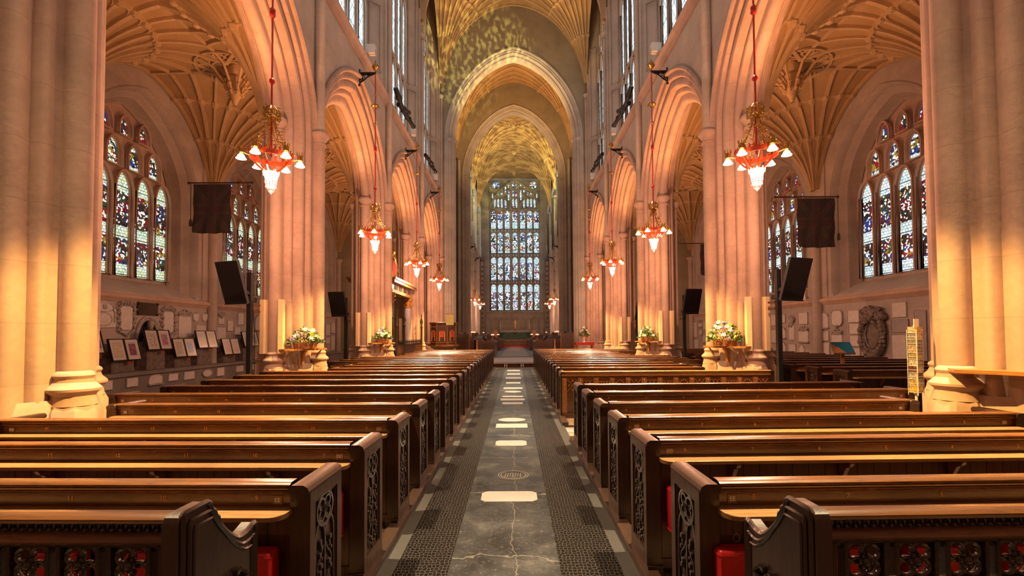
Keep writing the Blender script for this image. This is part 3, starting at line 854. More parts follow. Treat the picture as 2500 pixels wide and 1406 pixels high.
def bracket_mesh():
    p = [(0, .812), (-.115, .812), (-.115, .795), (-.10, .77), (-.07, .755), (-.05, .72), (-.03, .68), (0, .655)]
    return MB().prism(p, lambda y, z: (-.014, y, z), lambda y, z: (.014, y, z)).mesh('ledge_bracket', M['oak'], 0)
def pew_seat(L):
    return MB().box(.03, L-.03, .03, .36, .40, .44).box(.03, L-.03, .05, .07, .05, .40).mesh('seat', M['oak'], 0)
def end_mesh():
    """square-headed end standard: carved panel facing outwards (-x side), back edge at y=-.03, depth .40"""
    m = MB(); t0, t1 = -.05, .03
    y0, y1, z1 = -.035, .365, .955
    m.box(t0, t1, y0, y1, .0, .80); m.box(t0, t1, y0, y1, .80, z1 - .03)
    m.box(t0-.02, t1+.008, y0-.012, y1+.012, 0, .09)
    cap = [(t0-.016, z1-.045), (t0-.02, z1-.03), (t0-.012, z1-.012), (t0+.01, z1), (t1-.012, z1), (t1+.006, z1-.014), (t1+.008, z1-.03), (t1, z1-.045)]
    m.prism(cap, lambda x, z: (x, y0-.012, z), lambda x, z: (x, y1+.012, z))
    for a, b, c, d in ((y0, y0+.06, .09, z1-.04), (y1-.06, y1, .09, z1-.04), (y0+.06, y1-.06, z1-.10, z1-.04), (y0+.06, y1-.06, .09, .18)):
        m.box(t0-.022, t0, a, b, c, d)
    for a, b, c, d in ((y0+.06, y0+.075, .18, z1-.10), (y1-.075, y1-.06, .18, z1-.10), (y0+.06, y1-.06, z1-.115, z1-.10)):
        m.box(t0-.012, t0, a, b, c, d)
    return m.mesh('pew_end', M['oak_end'], 30)
def carve_mesh():
    m = MB(); x = -.056; yc = .165; R = random.Random(3)
    w = .115
    m.tube([(x, yc, .18), (x, yc, .62)], .010, 4)
    for sg in (-1, 1):
        m.tube([(x, yc + sg*w*(1-cos(a)) if 0 else yc + sg*w*.5 - sg*w*.5*cos(a), .60 + .12*sin(a)) for a in [i*PI/8 for i in range(9)]], .009, 4)
        m.tube([(x, yc + sg*w, .18), (x, yc + sg*w, .62)], .008, 4)
    m.tube([(x, yc + .10*cos(a), .77 + .085*sin(a)) for a in [i*PI/8 for i in range(16)]], .011, 4, closed=True)
    for k in range(4):
        a = k*PI/2 + PI/4
        m.tube([(x, yc + .05*cos(a) + .034*cos(b), .77 + .042*sin(a) + .03*sin(b)) for b in [i*PI/5 for i in range(10)]], .008, 4, closed=True)
    m.ball((x, yc, .77), .022, 6, 4)
    for k in range(26):
        sg = -1 if k % 2 else 1; z = .21 + .016*k
        m.ball((x, yc + sg*(.03 + .05*R.random()), z), .010 + .012*R.random(), 5, 3)
    for sg in (-1, 1):
        m.tube([(x, yc + sg*(.055 + .035*sin(z*30)), z) for z in [.20 + .02*i for i in range(20)]], .007, 4)
    return m.mesh('carved_panel', M['oak_carved'], 40)

def make_pew(L, s, loc, rz, label, letter=None, nums=(), group=None, far=True, first_num=.22, step=.483, plate2=True):
    """local x runs outwards from the aisle; for the left block (s = -1) x is negated"""
    r = thing('pew', label, 'pew', (loc[0] + s*.06, loc[1], loc[2]), rz, group)
    Lk = round(L, 2)
    def put(nm, key, fn, x=0, y=0, z=0, flip=False):
        o = link(nm, cached(key, fn), r, (s*x, y, z)); o.scale = (-s if flip else s, 1, 1); return o
    put('top_rail', ('rail', Lk), lambda: pew_rail(L)); put('back_board', ('back', Lk), lambda: pew_back(L))
    put('back_panelling', ('low', Lk), lambda: pew_lower(L)); put('book_ledge', ('ledge', Lk), lambda: pew_ledge(L))
    put('seat', ('seat', Lk), lambda: pew_seat(L))
    x = .55
    while x < L - .2:
        put('ledge_bracket', 'br', bracket_mesh, x); x += .79
    e = put('pew_end', 'end', end_mesh); c = link('carved_panel', cached('carve', carve_mesh), e)
    if far:
        e = put('pew_end', 'end', end_mesh, L, 0, 0, True); link('carved_panel', cached('carve', carve_mesh), e)
    for i, n in enumerate(nums):
        xx = first_num + i*step
        if xx < L - .1:
            o = link('seat_number', txt(str(n), .036, 'num'), r, (s*xx, -.0016, .876)); o.rotation_euler = (PI/2, 0, 0)
    if letter is not None:
        for xx in ((.11,) if not plate2 else (.11, L - .11)):
            p = link('row_plate', cached('plate', lambda: MB().box(-.024, .024, -.003, 0, -.022, .022).mesh('row_plate', M['plate'], 0)), r, (s*xx, -.001, .868))
            if letter:
                t = link('row_letters', txt(letter, .031, 'letter'), p, (0, -.0045, 0)); t.rotation_euler = (PI/2, 0, 0)
    return r

# rows, seen from the west end
pewsL, pewsR = [], []
SPLAY = .022
rowsL = [2.42, 3.27, 4.20, 5.14, 6.05] + [6.96 + .905*k for k in range(18)]
rowsR = [2.40, 3.36, 4.26, 5.12, 6.07, 6.95] + [10.36 + .905*k for k in range(15)]
names = ['EE', 'DD', 'CC', 'BB', 'AA']
def plen(y, k, left=False):
    if k < 2: return 3.9
    if k == 2: return 3.55
    if k == 3: return 3.3
    for p in PY[2:]:
        if abs(y - p) < 1.2: return 3.05
    return 3.3 if left and 18 < y < 23 else 4.1
for k, y in enumerate(rowsL):
    lab = ('oak pew lettered %s in the block left of the aisle' % names[k]) if k < 5 else ('oak pew left of the aisle, %s row beyond row AA' % ORD[k-5])
    make_pew(plen(y, k, True), -1, (XL, y, -.005), -SPLAY if k < 12 else 0, lab, names[k] if k < 5 else ('' if k < 8 else None), range(9, 17) if k < 8 else (), 'oak pews left of the aisle')
for k, y in enumerate(rowsR):
    if k < 5: lab = 'oak pew lettered %s in the block right of the aisle' % names[k]
    elif k == 5: lab = 'oak pew right of the aisle facing the gap before the carved-front row'
    else: lab = 'oak pew right of the aisle, %s row behind the carved front' % ORD[k-6]
    make_pew(plen(y, k) + .05, 1, (XR, y, -.005), SPLAY if k < 6 else 0, lab, names[k] if k < 5 else ('' if k == 5 else None), range(8, 0, -1) if k < 6 else (), 'oak pews right of the aisle')

# the carved-front pew beyond the gap on the right
def front_panels(L):
    m = MB(); n = 13; w = L/n
    for i in range(n):
        a, b = i*w + .07, (i+1)*w - .0
        for q in (a, b - .0):
            pass
        m.box(i*w - .04, i*w + .055, -.03, 0, .10, .83)
        R = random.Random(i)
        for k in range(6): m.ball((i*w + .008, -.03, .58 + .04*k), .02, 5, 3)
        xc = i*w + .055 + (w - .095)/2; kind = i % 4; hw = (w-.095)/2
        if kind == 0:
            for sg in (-1, 1): m.tube([(xc - sg*hw*.9, -.012, .56), (xc + sg*hw*.9, -.012, .80)], .010, 4)
            for dx, dz in ((0, .09), (0, -.09), (hw*.6, 0), (-hw*.6, 0)): m.ball((xc+dx, -.01, .68+dz), .024, 6, 3)
        elif kind == 1:
            for q in range(3):
                for v in range(2): m.tube([(xc - hw*.7 + q*hw*.7 + .035*cos(t), -.012, .62 + v*.12 + .04*sin(t)) for t in [j*PI/4 for j in range(8)]], .009, 4, closed=True)
        elif kind == 2:
            for q in range(4): m.tube([(xc - hw + hw*.5*q + hw*.25*(1-cos(t)), -.012, .70 + .07*sin(t)) for t in [j*PI/5 for j in range(6)]], .010, 4)
            for q in range(5): m.tube([(xc - hw + hw*.5*q, -.012, .55), (xc - hw + hw*.5*q, -.012, .70)], .008, 4)
            m.tube([(xc-hw, -.012, .62), (xc+hw, -.012, .62)], .009, 4)
        else:
            for j in range(12): m.ball((xc + hw*.75*cos(j*PI/6), -.012, .68 + .10*sin(j*PI/6)), .02, 5, 3)
            m.ball((xc, -.012, .68), .04, 6, 4)
    return m
L = 4.15
r = thing('pew', 'honey oak pew fronted by a row of square carved panels, behind the gap', 'pew', (XR + .06, 9.5, -.02))
o = obj('top_rail', MB().grid([[(x, y, z) for y, z in RAIL] for x in (-.05, L)], False, True).box(-.05, L, -.02, .0, .865, .91), M['oak_gold'], r, smooth=35)
obj('front_board', MB().box(-.04, L, 0, .03, .06, .9).box(-.05, L, -.05, .04, 0, .10).box(-.045, L, -.04, .035, .10, .13), M['oak'], r, smooth=0)
obj('carved_panel', front_panels(L), M['oak_gold'], r)
for xx in (0, L):
    e = link('pew_end', cached('end', end_mesh), r, (xx, .02, 0)); link('carved_panel', cached('carve', carve_mesh), e)
    if xx: e.scale = (-1, 1, 1)
link('seat', cached(('seat', 4.15), lambda: pew_seat(L)), r)

# rear pews with an openwork back (nearest the camera)
def scoop_end():
    m = MB()
    top = [(0, 0), (0, 1.095), (.012, 1.125), (.03, 1.133), (.135, 1.133), (.150, 1.122)]
    for i in range(13):
        a = i/12; top.append((.153 + .26*a, 1.11 - .19*sin(min(1, a*1.15)*PI/2)**.8 + .035*max(0, a-.6)/.4))
    top += [(.43, .945), (.435, .92), (.435, 0)]
    m.prism(top, lambda y, z: (-.045, y, z), lambda y, z: (.005, y, z))
    for off, x, rr in ((.0, -.045, .010), (.03, -.046, .0075), (.055, -.045, .006)):
        ln = [(x, y + off*(.9 if i > 0 else .9), max(z - off*1.15, .02)) for i, (y, z) in enumerate(top[1:-1])]
        ln = [(a, min(max(b, .02+off), .425-off*.5), c) for a, b, c in ln]
        m.tube([(x, .02+off, .05)] + ln + [(x, .425-off*.5, .05)], rr, 5)
    return m
def scoop_carve():
    m = MB(); x = -.048
    for q in (1.0, .62): m.tube([(x, .27 + .085*q*cos(a), .66 + .13*q*sin(a)) for a in [i*PI/9 for i in range(18)]], .012, 5, closed=True)
    for k in range(14):
        a = k*PI/7; m.ball((x, .27 + .115*cos(a), .66 + .165*sin(a)), .018, 5, 4)
    for k in range(9): m.tube([(x, .27 + .03*cos(k*.7), .45 + .04*k), (x-.012, .27 + .07*cos(k*.7+.6), .47 + .04*k), (x, .27 + .05*cos(k*.7+1.2), .50 + .04*k)], .011, 4)
    return m
def crest(L):
    m = MB(); n = int(L/.0292); m.box(0, L, .004, .03, 1.035, 1.10)
    for i in range(n):
        x = .02 + .0292*i
        m.ball((x, .002, 1.052), .0105, 6, 4)
        m.tube([(x-.0146, .0, 1.078), (x-.008, -.006, 1.066), (x, -.008, 1.084), (x+.008, -.006, 1.066), (x+.0146, 0, 1.078)], .0034, 4)
        m.tube([(x, -.002, 1.068), (x, -.004, 1.096)], .003, 4)
        m.tube([(x-.0146, .002, 1.045), (x-.0146, -.003, 1.075)], .0025, 4)
    return m
def tracery(L):
    m = MB(); ROSE = []; p = .165; n = int((L-.1)/p); zc = .925; y0, y1 = .0, .035
    m.box(0, L, y0, y1, .985, 1.0).box(0, L, y0, y1, .28, .865)
    yb = (y0+y1)/2
    for i in range(n+1):
        x = .06 + p*i
        for sg in (-1, 1): m.box(x + sg*.019 - .006, x + sg*.019 + .006, y0, y1, .86, .99)      # lancet sides
        m.tube([(x + .016*cos(a), yb, .965 + .018*sin(a)) for a in [j*PI/6 for j in range(7)]], .008, 5)
        if i == n: break
        c = x + p/2
        for k in range(4):
            a = k*PI/2 + PI/4; cx, cz = c + .034*cos(a), zc + .034*sin(a)
            m.tube([(cx + .029*cos(b), yb, cz + .029*sin(b)) for b in [j*PI/6 for j in range(12)]], .0085, 6, closed=True)
        m.tube([(c + .062*cos(b), yb+.004, zc + .062*sin(b)) for b in [j*PI/10 for j in range(20)]], .009, 5, closed=True)
        for sx in (-1, 1):
            for sz in (-1, 1): m.poly([(c+sx*.064, yb, zc+sz*.066), (c+sx*.064, yb, zc+sz*.035), (c+sx*.035, yb, zc+sz*.066)])
        ROSE.append((c, yb-.012, zc))
    return m, ROSE
def rose_mesh():
    m = MB().ball((0, 0, 0), .017, 8, 5)
    for k in range(6): m.ball((.018*cos(k*PI/3), .002, .018*sin(k*PI/3)), .0095, 6, 4)
    return m.mesh('carved_rose', M['oak_carved'])
for s, x0, nm in ((-1, XL, 'left'), (1, XR, 'right')):
    L = 3.6
    r = thing('pew', 'near-black carved pew with openwork back and scooped arm, nearest in the %s block' % nm, 'pew', (x0 + s*.05, 1.515, .008), s*SPLAY)
    def put(nm, mb, mat, x=0, sm=40):
        o = obj(nm, mb, mat, r, (s*x, 0, 0), sm); o.scale = (s, 1, 1); return o
    rail = MB()
    rp = [(-.012, 1.098), (-.018, 1.106), (-.018, 1.114), (-.008, 1.122), (.008, 1.126), (.035, 1.126), (.048, 1.118), (.048, 1.10)]
    rail.grid([[(x, y, z) for y, z in rp] for x in (.004, L)], False, True)
    rail.poly([(.004, y, z) for y, z in rp])
    put('top_rail', rail, M['oak'])
    rp = [(-.006, .998), (-.022, 1.004), (-.028, 1.014), (-.024, 1.026), (-.008, 1.036), (.03, 1.036), (.03, .998)]
    lr = put('lower_rail', MB().grid([[(x, y, z) for y, z in rp] for x in (.004, L)], False, True).poly([(.004, y, z) for y, z in rp]), M['oak'])
    put('carved_cresting', crest(L), M['oak_carved']).location.z = .022
    lr.location.z = .034
    a, b = tracery(L); t = put('tracery', a, M['oak_carved']); t.location.z = .036
    for q in b: link('carved_rose', cached('rose', rose_mesh), t, q)
    put('back_panelling', MB().box(.02, L, .01, .03, .08, .30), M['oak_dark'], sm=0)
    put('seat', MB().box(.03, L-.03, .04, .40, .40, .44), M['oak'], sm=0)
    e = put('pew_end', scoop_end(), M['oak_end']); e.location.y = -.042; cc = obj('carved_panel', scoop_carve(), M['oak_carved'], e)

# red kneelers hung on the backs of the rows in front
def kneeler():
    r = thing('kneeler', '', 'kneeler')
    m = MB(); w, h, d = .118, .15, .10
    prof = [(-w, -h), (w, -h), (w, h)] 
    rows = []
    for z, k, kd in ((-.15, .96, .9), (-.14, 1, 1), (.125, 1, 1), (.142, .97, .95), (.15, .9, .8)):
        rows.append([(w*k*cx, -.055 + d*.5*kd*cy, z) for cx, cy in ((-1,-.8),(-.93,-1),(.93,-1),(1,-.8),(1,.8),(.93,1),(-.93,1),(-1,.8))])
    m.grid(rows, False, True); m.poly(rows[0]); m.poly(rows[-1])
    obj('cushion', m, M['red'], r, smooth=40)
    rg = MB().tube([(.016*cos(a), -.03, .185 + .02*sin(a)) for a in [i*PI/6 for i in range(12)]], .0022, 5, closed=True)
    rg.tube([(0, -.03, .205), (0, -.008, .222), (0, .0, .215)], .003, 5)
    obj('hanging_ring', rg, M['steel'], r)
    for z in (-.14, .13):
        pi = MB().tube([(w*1.0*cx, -.055 + d*.5*cy, z) for cx, cy in ((-1,-.8),(-.93,-1),(.93,-1),(1,-.8),(1,.8),(.93,1),(-.93,1),(-1,.8))], .004, 5, closed=True)
        obj('piping', pi, M['red'], r)
    return r
k0 = kneeler(); used = False
for s, x0, nm in ((-1, XL, 'left'), (1, XR, 'right')):
    for i in range(4):
        x = s*(1.31 + .483*i) if s < 0 else (1.10 + .483*i); y = 2.41
        if s > 0: y += SPLAY*(x-x0)
        else: y += SPLAY*abs(x-x0)
        lab = 'red vinyl kneeler hung behind row EE, %s from the aisle in the %s block' % (ORD[i], nm)
        if not used: k0.location = (x, y-.0, .49); k0['label'] = lab; k0['group'] = 'red kneelers hung on pew backs'; used = True
        else: clone(k0, lab, (x, y, .49), group='red kneelers hung on pew backs')
    clone(k0, 'red vinyl kneeler hung behind row DD by the aisle in the %s block' % nm, (s*1.29 if s < 0 else 1.17, 3.26 if s < 0 else 3.35, .49), group='red kneelers hung on pew backs')

# pews in the right-hand side aisle
for k in range(15):
    y = 8.75 + .87*k
    lab = 'dark oak pew in the right side aisle, %s row counting from the postcard rack' % ORD[k]
    make_pew(4.15, 1, (6.14, y, .03), 0, lab, group='oak pews in the right side aisle', far=False)

# inset white ledger slabs; the far ones are sun patches painted on the aisle floor
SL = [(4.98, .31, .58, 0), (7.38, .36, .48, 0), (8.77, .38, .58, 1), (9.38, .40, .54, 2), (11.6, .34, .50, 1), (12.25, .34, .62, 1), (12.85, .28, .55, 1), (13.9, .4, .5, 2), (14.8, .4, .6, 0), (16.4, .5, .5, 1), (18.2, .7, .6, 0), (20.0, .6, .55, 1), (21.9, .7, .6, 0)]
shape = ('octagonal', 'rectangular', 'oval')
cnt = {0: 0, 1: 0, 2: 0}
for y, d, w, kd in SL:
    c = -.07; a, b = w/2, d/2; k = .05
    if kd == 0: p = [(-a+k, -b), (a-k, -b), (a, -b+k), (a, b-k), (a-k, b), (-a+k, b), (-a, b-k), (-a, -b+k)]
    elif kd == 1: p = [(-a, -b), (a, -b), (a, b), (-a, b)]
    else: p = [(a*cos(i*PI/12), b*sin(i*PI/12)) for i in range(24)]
    o = obj('floor_slab_or_sun_patch', MB().prism(p, lambda x, yy: (x, yy, -.01), lambda x, yy: (x, yy, .004)), M['slab_white'], None, (c, y, 0), 0)
    tag(o, '%s white marble slab (far ones painted sun patches) in the centre aisle, %s of its shape from the near end' % (shape[kd], ORD[cnt[kd]]), 'floor slab', 'white slabs in the aisle floor'); cnt[kd] += 1
ring = MB()
for rr in (.15, .18): ring.tube([(rr*1.0*cos(i*PI/14), rr*1.0*sin(i*PI/14), .002) for i in range(28)], .006, 4, closed=True)
for k in range(7): ring.tube([(-.10 + .03*k, -.09 + .02*(k % 3), .002), (-.09 + .03*k, .08, .002)], .005, 4)
o = obj('floor_roundel', ring, M['ledge_stone'], None, (-.03, 5.72, 0)); tag(o, 'worn round memorial carved into the dark aisle floor', 'floor memorial')
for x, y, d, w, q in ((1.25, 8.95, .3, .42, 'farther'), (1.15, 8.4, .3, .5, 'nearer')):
    o = obj('floor_slab_or_sun_patch', MB().box(-w/2, w/2, -d/2, d/2, -.04, -.024), M['slab_white'], None, (x, y, 0), 0)
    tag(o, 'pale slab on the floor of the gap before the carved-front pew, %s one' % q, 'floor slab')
# ------------------------------------------------------------------ chandeliers on wall brackets
def chandelier():
    r = thing('chandelier', '', 'chandelier')          # origin: centre of the ring
    rod = MB().lathe([(.017, 0.0), (.017, 5.05)], 8)
    for z in (2.55, 2.62, 1.35): rod.lathe([(.017, z-.06), (.05, z-.02), (.05, z+.02), (.017, z+.06)], 8)
    obj('rod', rod, M['red_paint'], r)
    for z in (3.35, 4.25, 3.9):
        kn = MB().ball((0, 0, z), .045, 8, 5)
        if z == 3.9:
            for i in range(6):
                a = i*PI/3; kn.tube([(0, 0, 3.9), (.09*cos(a), .09*sin(a), 3.93), (.13*cos(a), .13*sin(a), 3.88)], [.03, .035, .015], 5)
        obj('gilt_knob', kn, M['gold'], r)
    kn = MB()
    for i in range(6):
        a = i*PI/3; kn.tube([(0, 0, 5.05), (.09*cos(a), .09*sin(a), 5.13), (.06*cos(a), .06*sin(a), 5.24)], [.03, .03, .01], 5)
    kn.lathe([(.02, 5.0), (.05, 5.08), (.02, 5.2), (.04, 5.28), (.005, 5.36)], 8)
    obj('gilt_finial', kn, M['gold'], r)
    cr = MB(); R = random.Random(5)
    for i in range(9):
        a = i*2*PI/9
        cr.tube([(.03*cos(a), .03*sin(a), .72), (.14*cos(a), .14*sin(a), .66), (.15*cos(a), .15*sin(a), .80), (.07*cos(a), .07*sin(a), .88)], .012, 4)
    for i in range(50): 
        a, q = R.random()*2*PI, R.random(); cr.ball((.15*cos(a)*(.5+q*.5), .15*sin(a)*(.5+q*.5), .68 + .2*R.random()), .014 + .01*R.random(), 5, 3)
    obj('crown', cr, M['gold'], r)
    fo = MB()
    for i in range(6):
        a = i*PI/3; pts = []
        for t in [j/8 for j in range(9)]: 
            q = .05 + .30*t**1.6; pts.append((q*cos(a), q*sin(a), .68 - .62*t))
        fo.tube(pts, .010, 4)
        for t in [j/9 for j in range(10)]:
            q = .05 + .30*t**1.6
            for _ in range(3): fo.ball((q*cos(a) + R.uniform(-.05, .05), q*sin(a) + R.uniform(-.05, .05), .68 - .62*t + R.uniform(-.03, .05)), R.uniform(.010, .020), 5, 3)
    obj('foliage_scroll', fo, M['gold'], r)
    ri = MB().lathe([(.335, -.05), (.345, -.05), (.345, .03), (.335, .03), (.335, -.05)], 28)
    for i in range(28):
        a = i*2*PI/28; ri.tube([(.34*cos(a), .34*sin(a), .03), (.35*cos(a), .35*sin(a), .10)], [.022, .004], 4)
        if i % 3 == 0: ri.tube([(.33*cos(a), .33*sin(a), -.05), (.20*cos(a), .20*sin(a), -.12), (.16*cos(a), .16*sin(a), -.24)], .004, 4)
    for i in range(6):
        a = i*PI/3; ri.tube([(.30*cos(a), .30*sin(a), -.06), (.22*cos(a), .22*sin(a), -.16), (.07*cos(a), .07*sin(a), -.30)], .018, 5)
    obj('ring_band', ri, M['amber'], r)
    for i in range(6):
        a = i*PI/3 + .26; c, s = cos(a), sin(a)
        ar = MB().tube([(.33*c, .33*s, -.02), (.40*c, .40*s, .0), (.46*c, .46*s, .05)], .010, 5)
        cup = [(.02, -.04), (.045, -.02), (.05, .06), (.045, .06), (.04, -.01)]
        ar.lathe(cup, 10, (.46*c, .46*s, .02))
        for k in range(8): ar.tube([(.46*c + .05*cos(k*PI/4), .46*s + .05*sin(k*PI/4), .08), (.46*c + .065*cos(k*PI/4), .46*s + .065*sin(k*PI/4), .15)], [.008, .003], 4)
        arm = obj('arm', ar, M['gold'], r)
        sh = MB().lathe([(.025, -.02), (.05, -.045), (.062, -.075), (.085, -.105), (.078, -.108), (.05, -.08), (.001, -.06)], 12, (.46*c, .46*s, 0))
        obj('lamp_shade', sh, M['bulb'], arm)
    bs = MB().lathe([(.12, -.28), (.115, -.33), (.095, -.42), (.10, -.46), (.085, -.49), (.088, -.53), (.06, -.55), (.062, -.58), (.001, -.585)], 14)
    for k in range(8): bs.tube([(.11*cos(k*PI/4), .11*sin(k*PI/4), -.33), (.135*cos(k*PI/4), .135*sin(k*PI/4), -.25)], [.022, .006], 5)
    b = obj('lamp_bowl', bs, M['bulb_big'], r)
    bc = MB()
    for z, q in ((-.46, .101), (-.50, .09), (-.535, .089)):
        for k in range(12): bc.ball((q*cos(k*PI/6), q*sin(k*PI/6), z), .012, 5, 3)
    bc.lathe([(.065, -.58), (.05, -.61), (.012, -.65), (.001, -.66)], 10)
    obj('finial', bc, M['red_paint'], r)
    return r
def wall_bracket():
    b = MB()                                           # local +x points from the wall to the lamp
    b.tube([(0, 0, 0), (.52, 0, 0)], .028, 6); b.tube([(0, 0, -.35), (.0, 0, .05)], .03, 6)
    b.tube([(.02, 0, -.3), (.12, 0, -.24), (.28, 0, -.1), (.48, 0, -.02)], .022, 6)
    for cx, cz, q in ((.13, -.10, .075), (.28, -.05, .05), (.07, -.2, .05)):
        b.tube([(cx + q*cos(i*PI/6)*(1-i/26), 0, cz + q*sin(i*PI/6)*(1-i/26)) for i in range(20)], .014, 5)
    b.ball((.0, 0, -.37), .045, 6, 4); b.ball((.0, 0, .08), .045, 6, 4)
    for i in range(10): b.ball((.05 + .045*i, .0, -.03 - .01*(i % 3)), .03, 5, 3)
    return b
ch0 = chandelier(); br0 = None; usedc = False
CHY = [8.2, 14.35, 20.5, 26.6]; CHZ = 4.84
side = {-1: 'left', 1: 'right'}
LPTS = []
for s in (-1, 1):
    for i, y in enumerate(CHY + [44.2, 50.8]):
        x = s*(4.27 if i < 4 else 3.75); z = CHZ if i < 4 else 5.0
        lab = ('lit red and gold chandelier, %s from the near end along the %s arcade' % (ORD[i], side[s])) if i < 4 else ('small lit chandelier over the %s choir stalls, %s one' % (side[s], 'nearer' if i == 4 else 'farther'))
        g = 'red and gold chandeliers hung along the arcades'
        if not usedc: ch0.location = (x, y, z); ch0.rotation_euler = (0, 0, .2); ch0['label'] = lab; ch0['group'] = g; c = ch0; usedc = True
        else: c = clone(ch0, lab, (x, y, z), .2 + .3*i + (.13 if s > 0 else 0), g)
        LPTS.append((x, y, z, i))
        zt = z + 5.0 if i < 4 else z + 5.0
        lb = 'black wrought-iron scroll bracket on the %s wall carrying the %s chandelier' % (side[s], ORD[i]) if i < 4 else 'iron bracket in the %s choir carrying its %s chandelier' % (side[s], 'nearer' if i == 4 else 'farther')
        if br0 is None: br0 = obj('wall_bracket', wall_bracket(), M['iron'], None)
        b = br0 if br0.get('label') is None else br0.copy()
        if b is not br0: C.objects.link(b)
        b.location = (s*(abs(x) + .50), y, zt - .04); b.rotation_euler = (0, 0, 0 if s < 0 else PI)
        tag(b, lb, 'bracket', 'iron chandelier brackets')

# floodlight boxes and black stage lamps on the string course
def flood():
    r = thing('floodlight', '', 'floodlight')
    obj('housing', MB().box(-.15, .15, -.11, .11, -.05, .22), M['white'], r, smooth=0)
    obj('stirrup', MB().box(-.17, -.15, -.02, .02, -.12, .1).box(.15, .17, -.02, .02, -.12, .1).box(-.17, .17, -.02, .02, -.14, -.12), M['steel'], r, smooth=0)
    return r
f0 = flood(); uf = False
for s in (-1, 1):
    for i, y in enumerate((14.6, 20.75, 26.75)):
        lab = 'white box floodlight on the %s wall ledge beside the %s bracket' % (side[s], ORD[i+1])
        loc = (s*4.54, y + .15, 10.68)
        if not uf: f0.location = loc; f0['label'] = lab; f0['group'] = 'white floodlights on the wall ledges'; uf = True
        else: clone(f0, lab, loc, 0, 'white floodlights on the wall ledges')
def stage_lamp():
    r = thing('stage_lamp', '', 'stage lamp')
    obj('barrel', MB().lathe([(.001, -.45), (.09, -.45), (.10, -.40), (.10, .0), (.085, .02), (.085, .40), (.10, .42), (.10, .47), (.08, .46), (.001, .40)], 12), M['black'], r)
    obj('yoke', MB().tube([(.11, 0, 0), (.14, 0, -.1), (.0, 0, -.24), (-.14, 0, -.1), (-.11, 0, 0)], .018, 4).box(-.04, .04, -.04, .04, -.34, -.22), M['black'], r)
    return r
s0 = stage_lamp(); us = False
words = 'upright one nearest the camera', 'second one, tilted', 'third one, tilted', 'fourth, far pair', 'fifth, far pair'
for s in (-1, 1):
    for i, (y, z, tl, dx) in enumerate(((18.3, 10.78, 2.35, 0), (19.0, 10.76, 1.5, 0), (20.0, 10.76, 1.85, .0), (24.6, 10.76, 1.75, 0), (25.75, 10.76, 1.85, .0))):
        lab = 'black cylindrical stage lamp on the %s ledge, %s of five from the near end' % (side[s], ORD[i])
        loc = (s*(4.5 - dx), y, z + .18)
        c = s0 if not us else clone(s0, lab, loc, group='black stage lamps on the wall ledges')
        us = True
        c.location = loc; c.rotation_euler = (-tl, 0, s*.25); c['label'] = lab; c['group'] = 'black stage lamps on the wall ledges'

# ------------------------------------------------------------------ things on the piers
def col_speaker():
    r = thing('column_speaker', '', 'loudspeaker')
    obj('cabinet', MB().prism([(-.07, .05), (-.07, -.03), (-.05, -.07), (.05, -.07), (.07, -.03), (.07, .05)], lambda x, y: (x, y, 0), lambda x, y: (x, y, 1.18)), M['cream'], r, smooth=0)
    obj('mount', MB().box(-.02, .02, .04, .16, .3, .34).box(-.02, .02, .04, .16, .85, .89), M['iron'], r, smooth=0)
    return r
c0 = col_speaker(); uc = False
for s in (-1, 1):
    for i, py in enumerate(PY[2:5]):
        for q, (dx, dy, rz) in enumerate(((.20, -.88, .2), (-.19, -.90, -.2))):
            lab = 'tall cream column loudspeaker %s the arch shaft, %s pier on the %s' % ('outside' if q == 0 else 'inside', ORD[i+1], side[s])
            loc = (s*(PX + dx), py + dy, 1.3)
            c = c0 if not uc else clone(c0, lab, loc, group='cream column loudspeakers on the piers'); uc = True
            c.location = loc; c.rotation_euler = (0, 0, s*rz); c['label'] = lab; c['group'] = 'cream column loudspeakers on the piers'

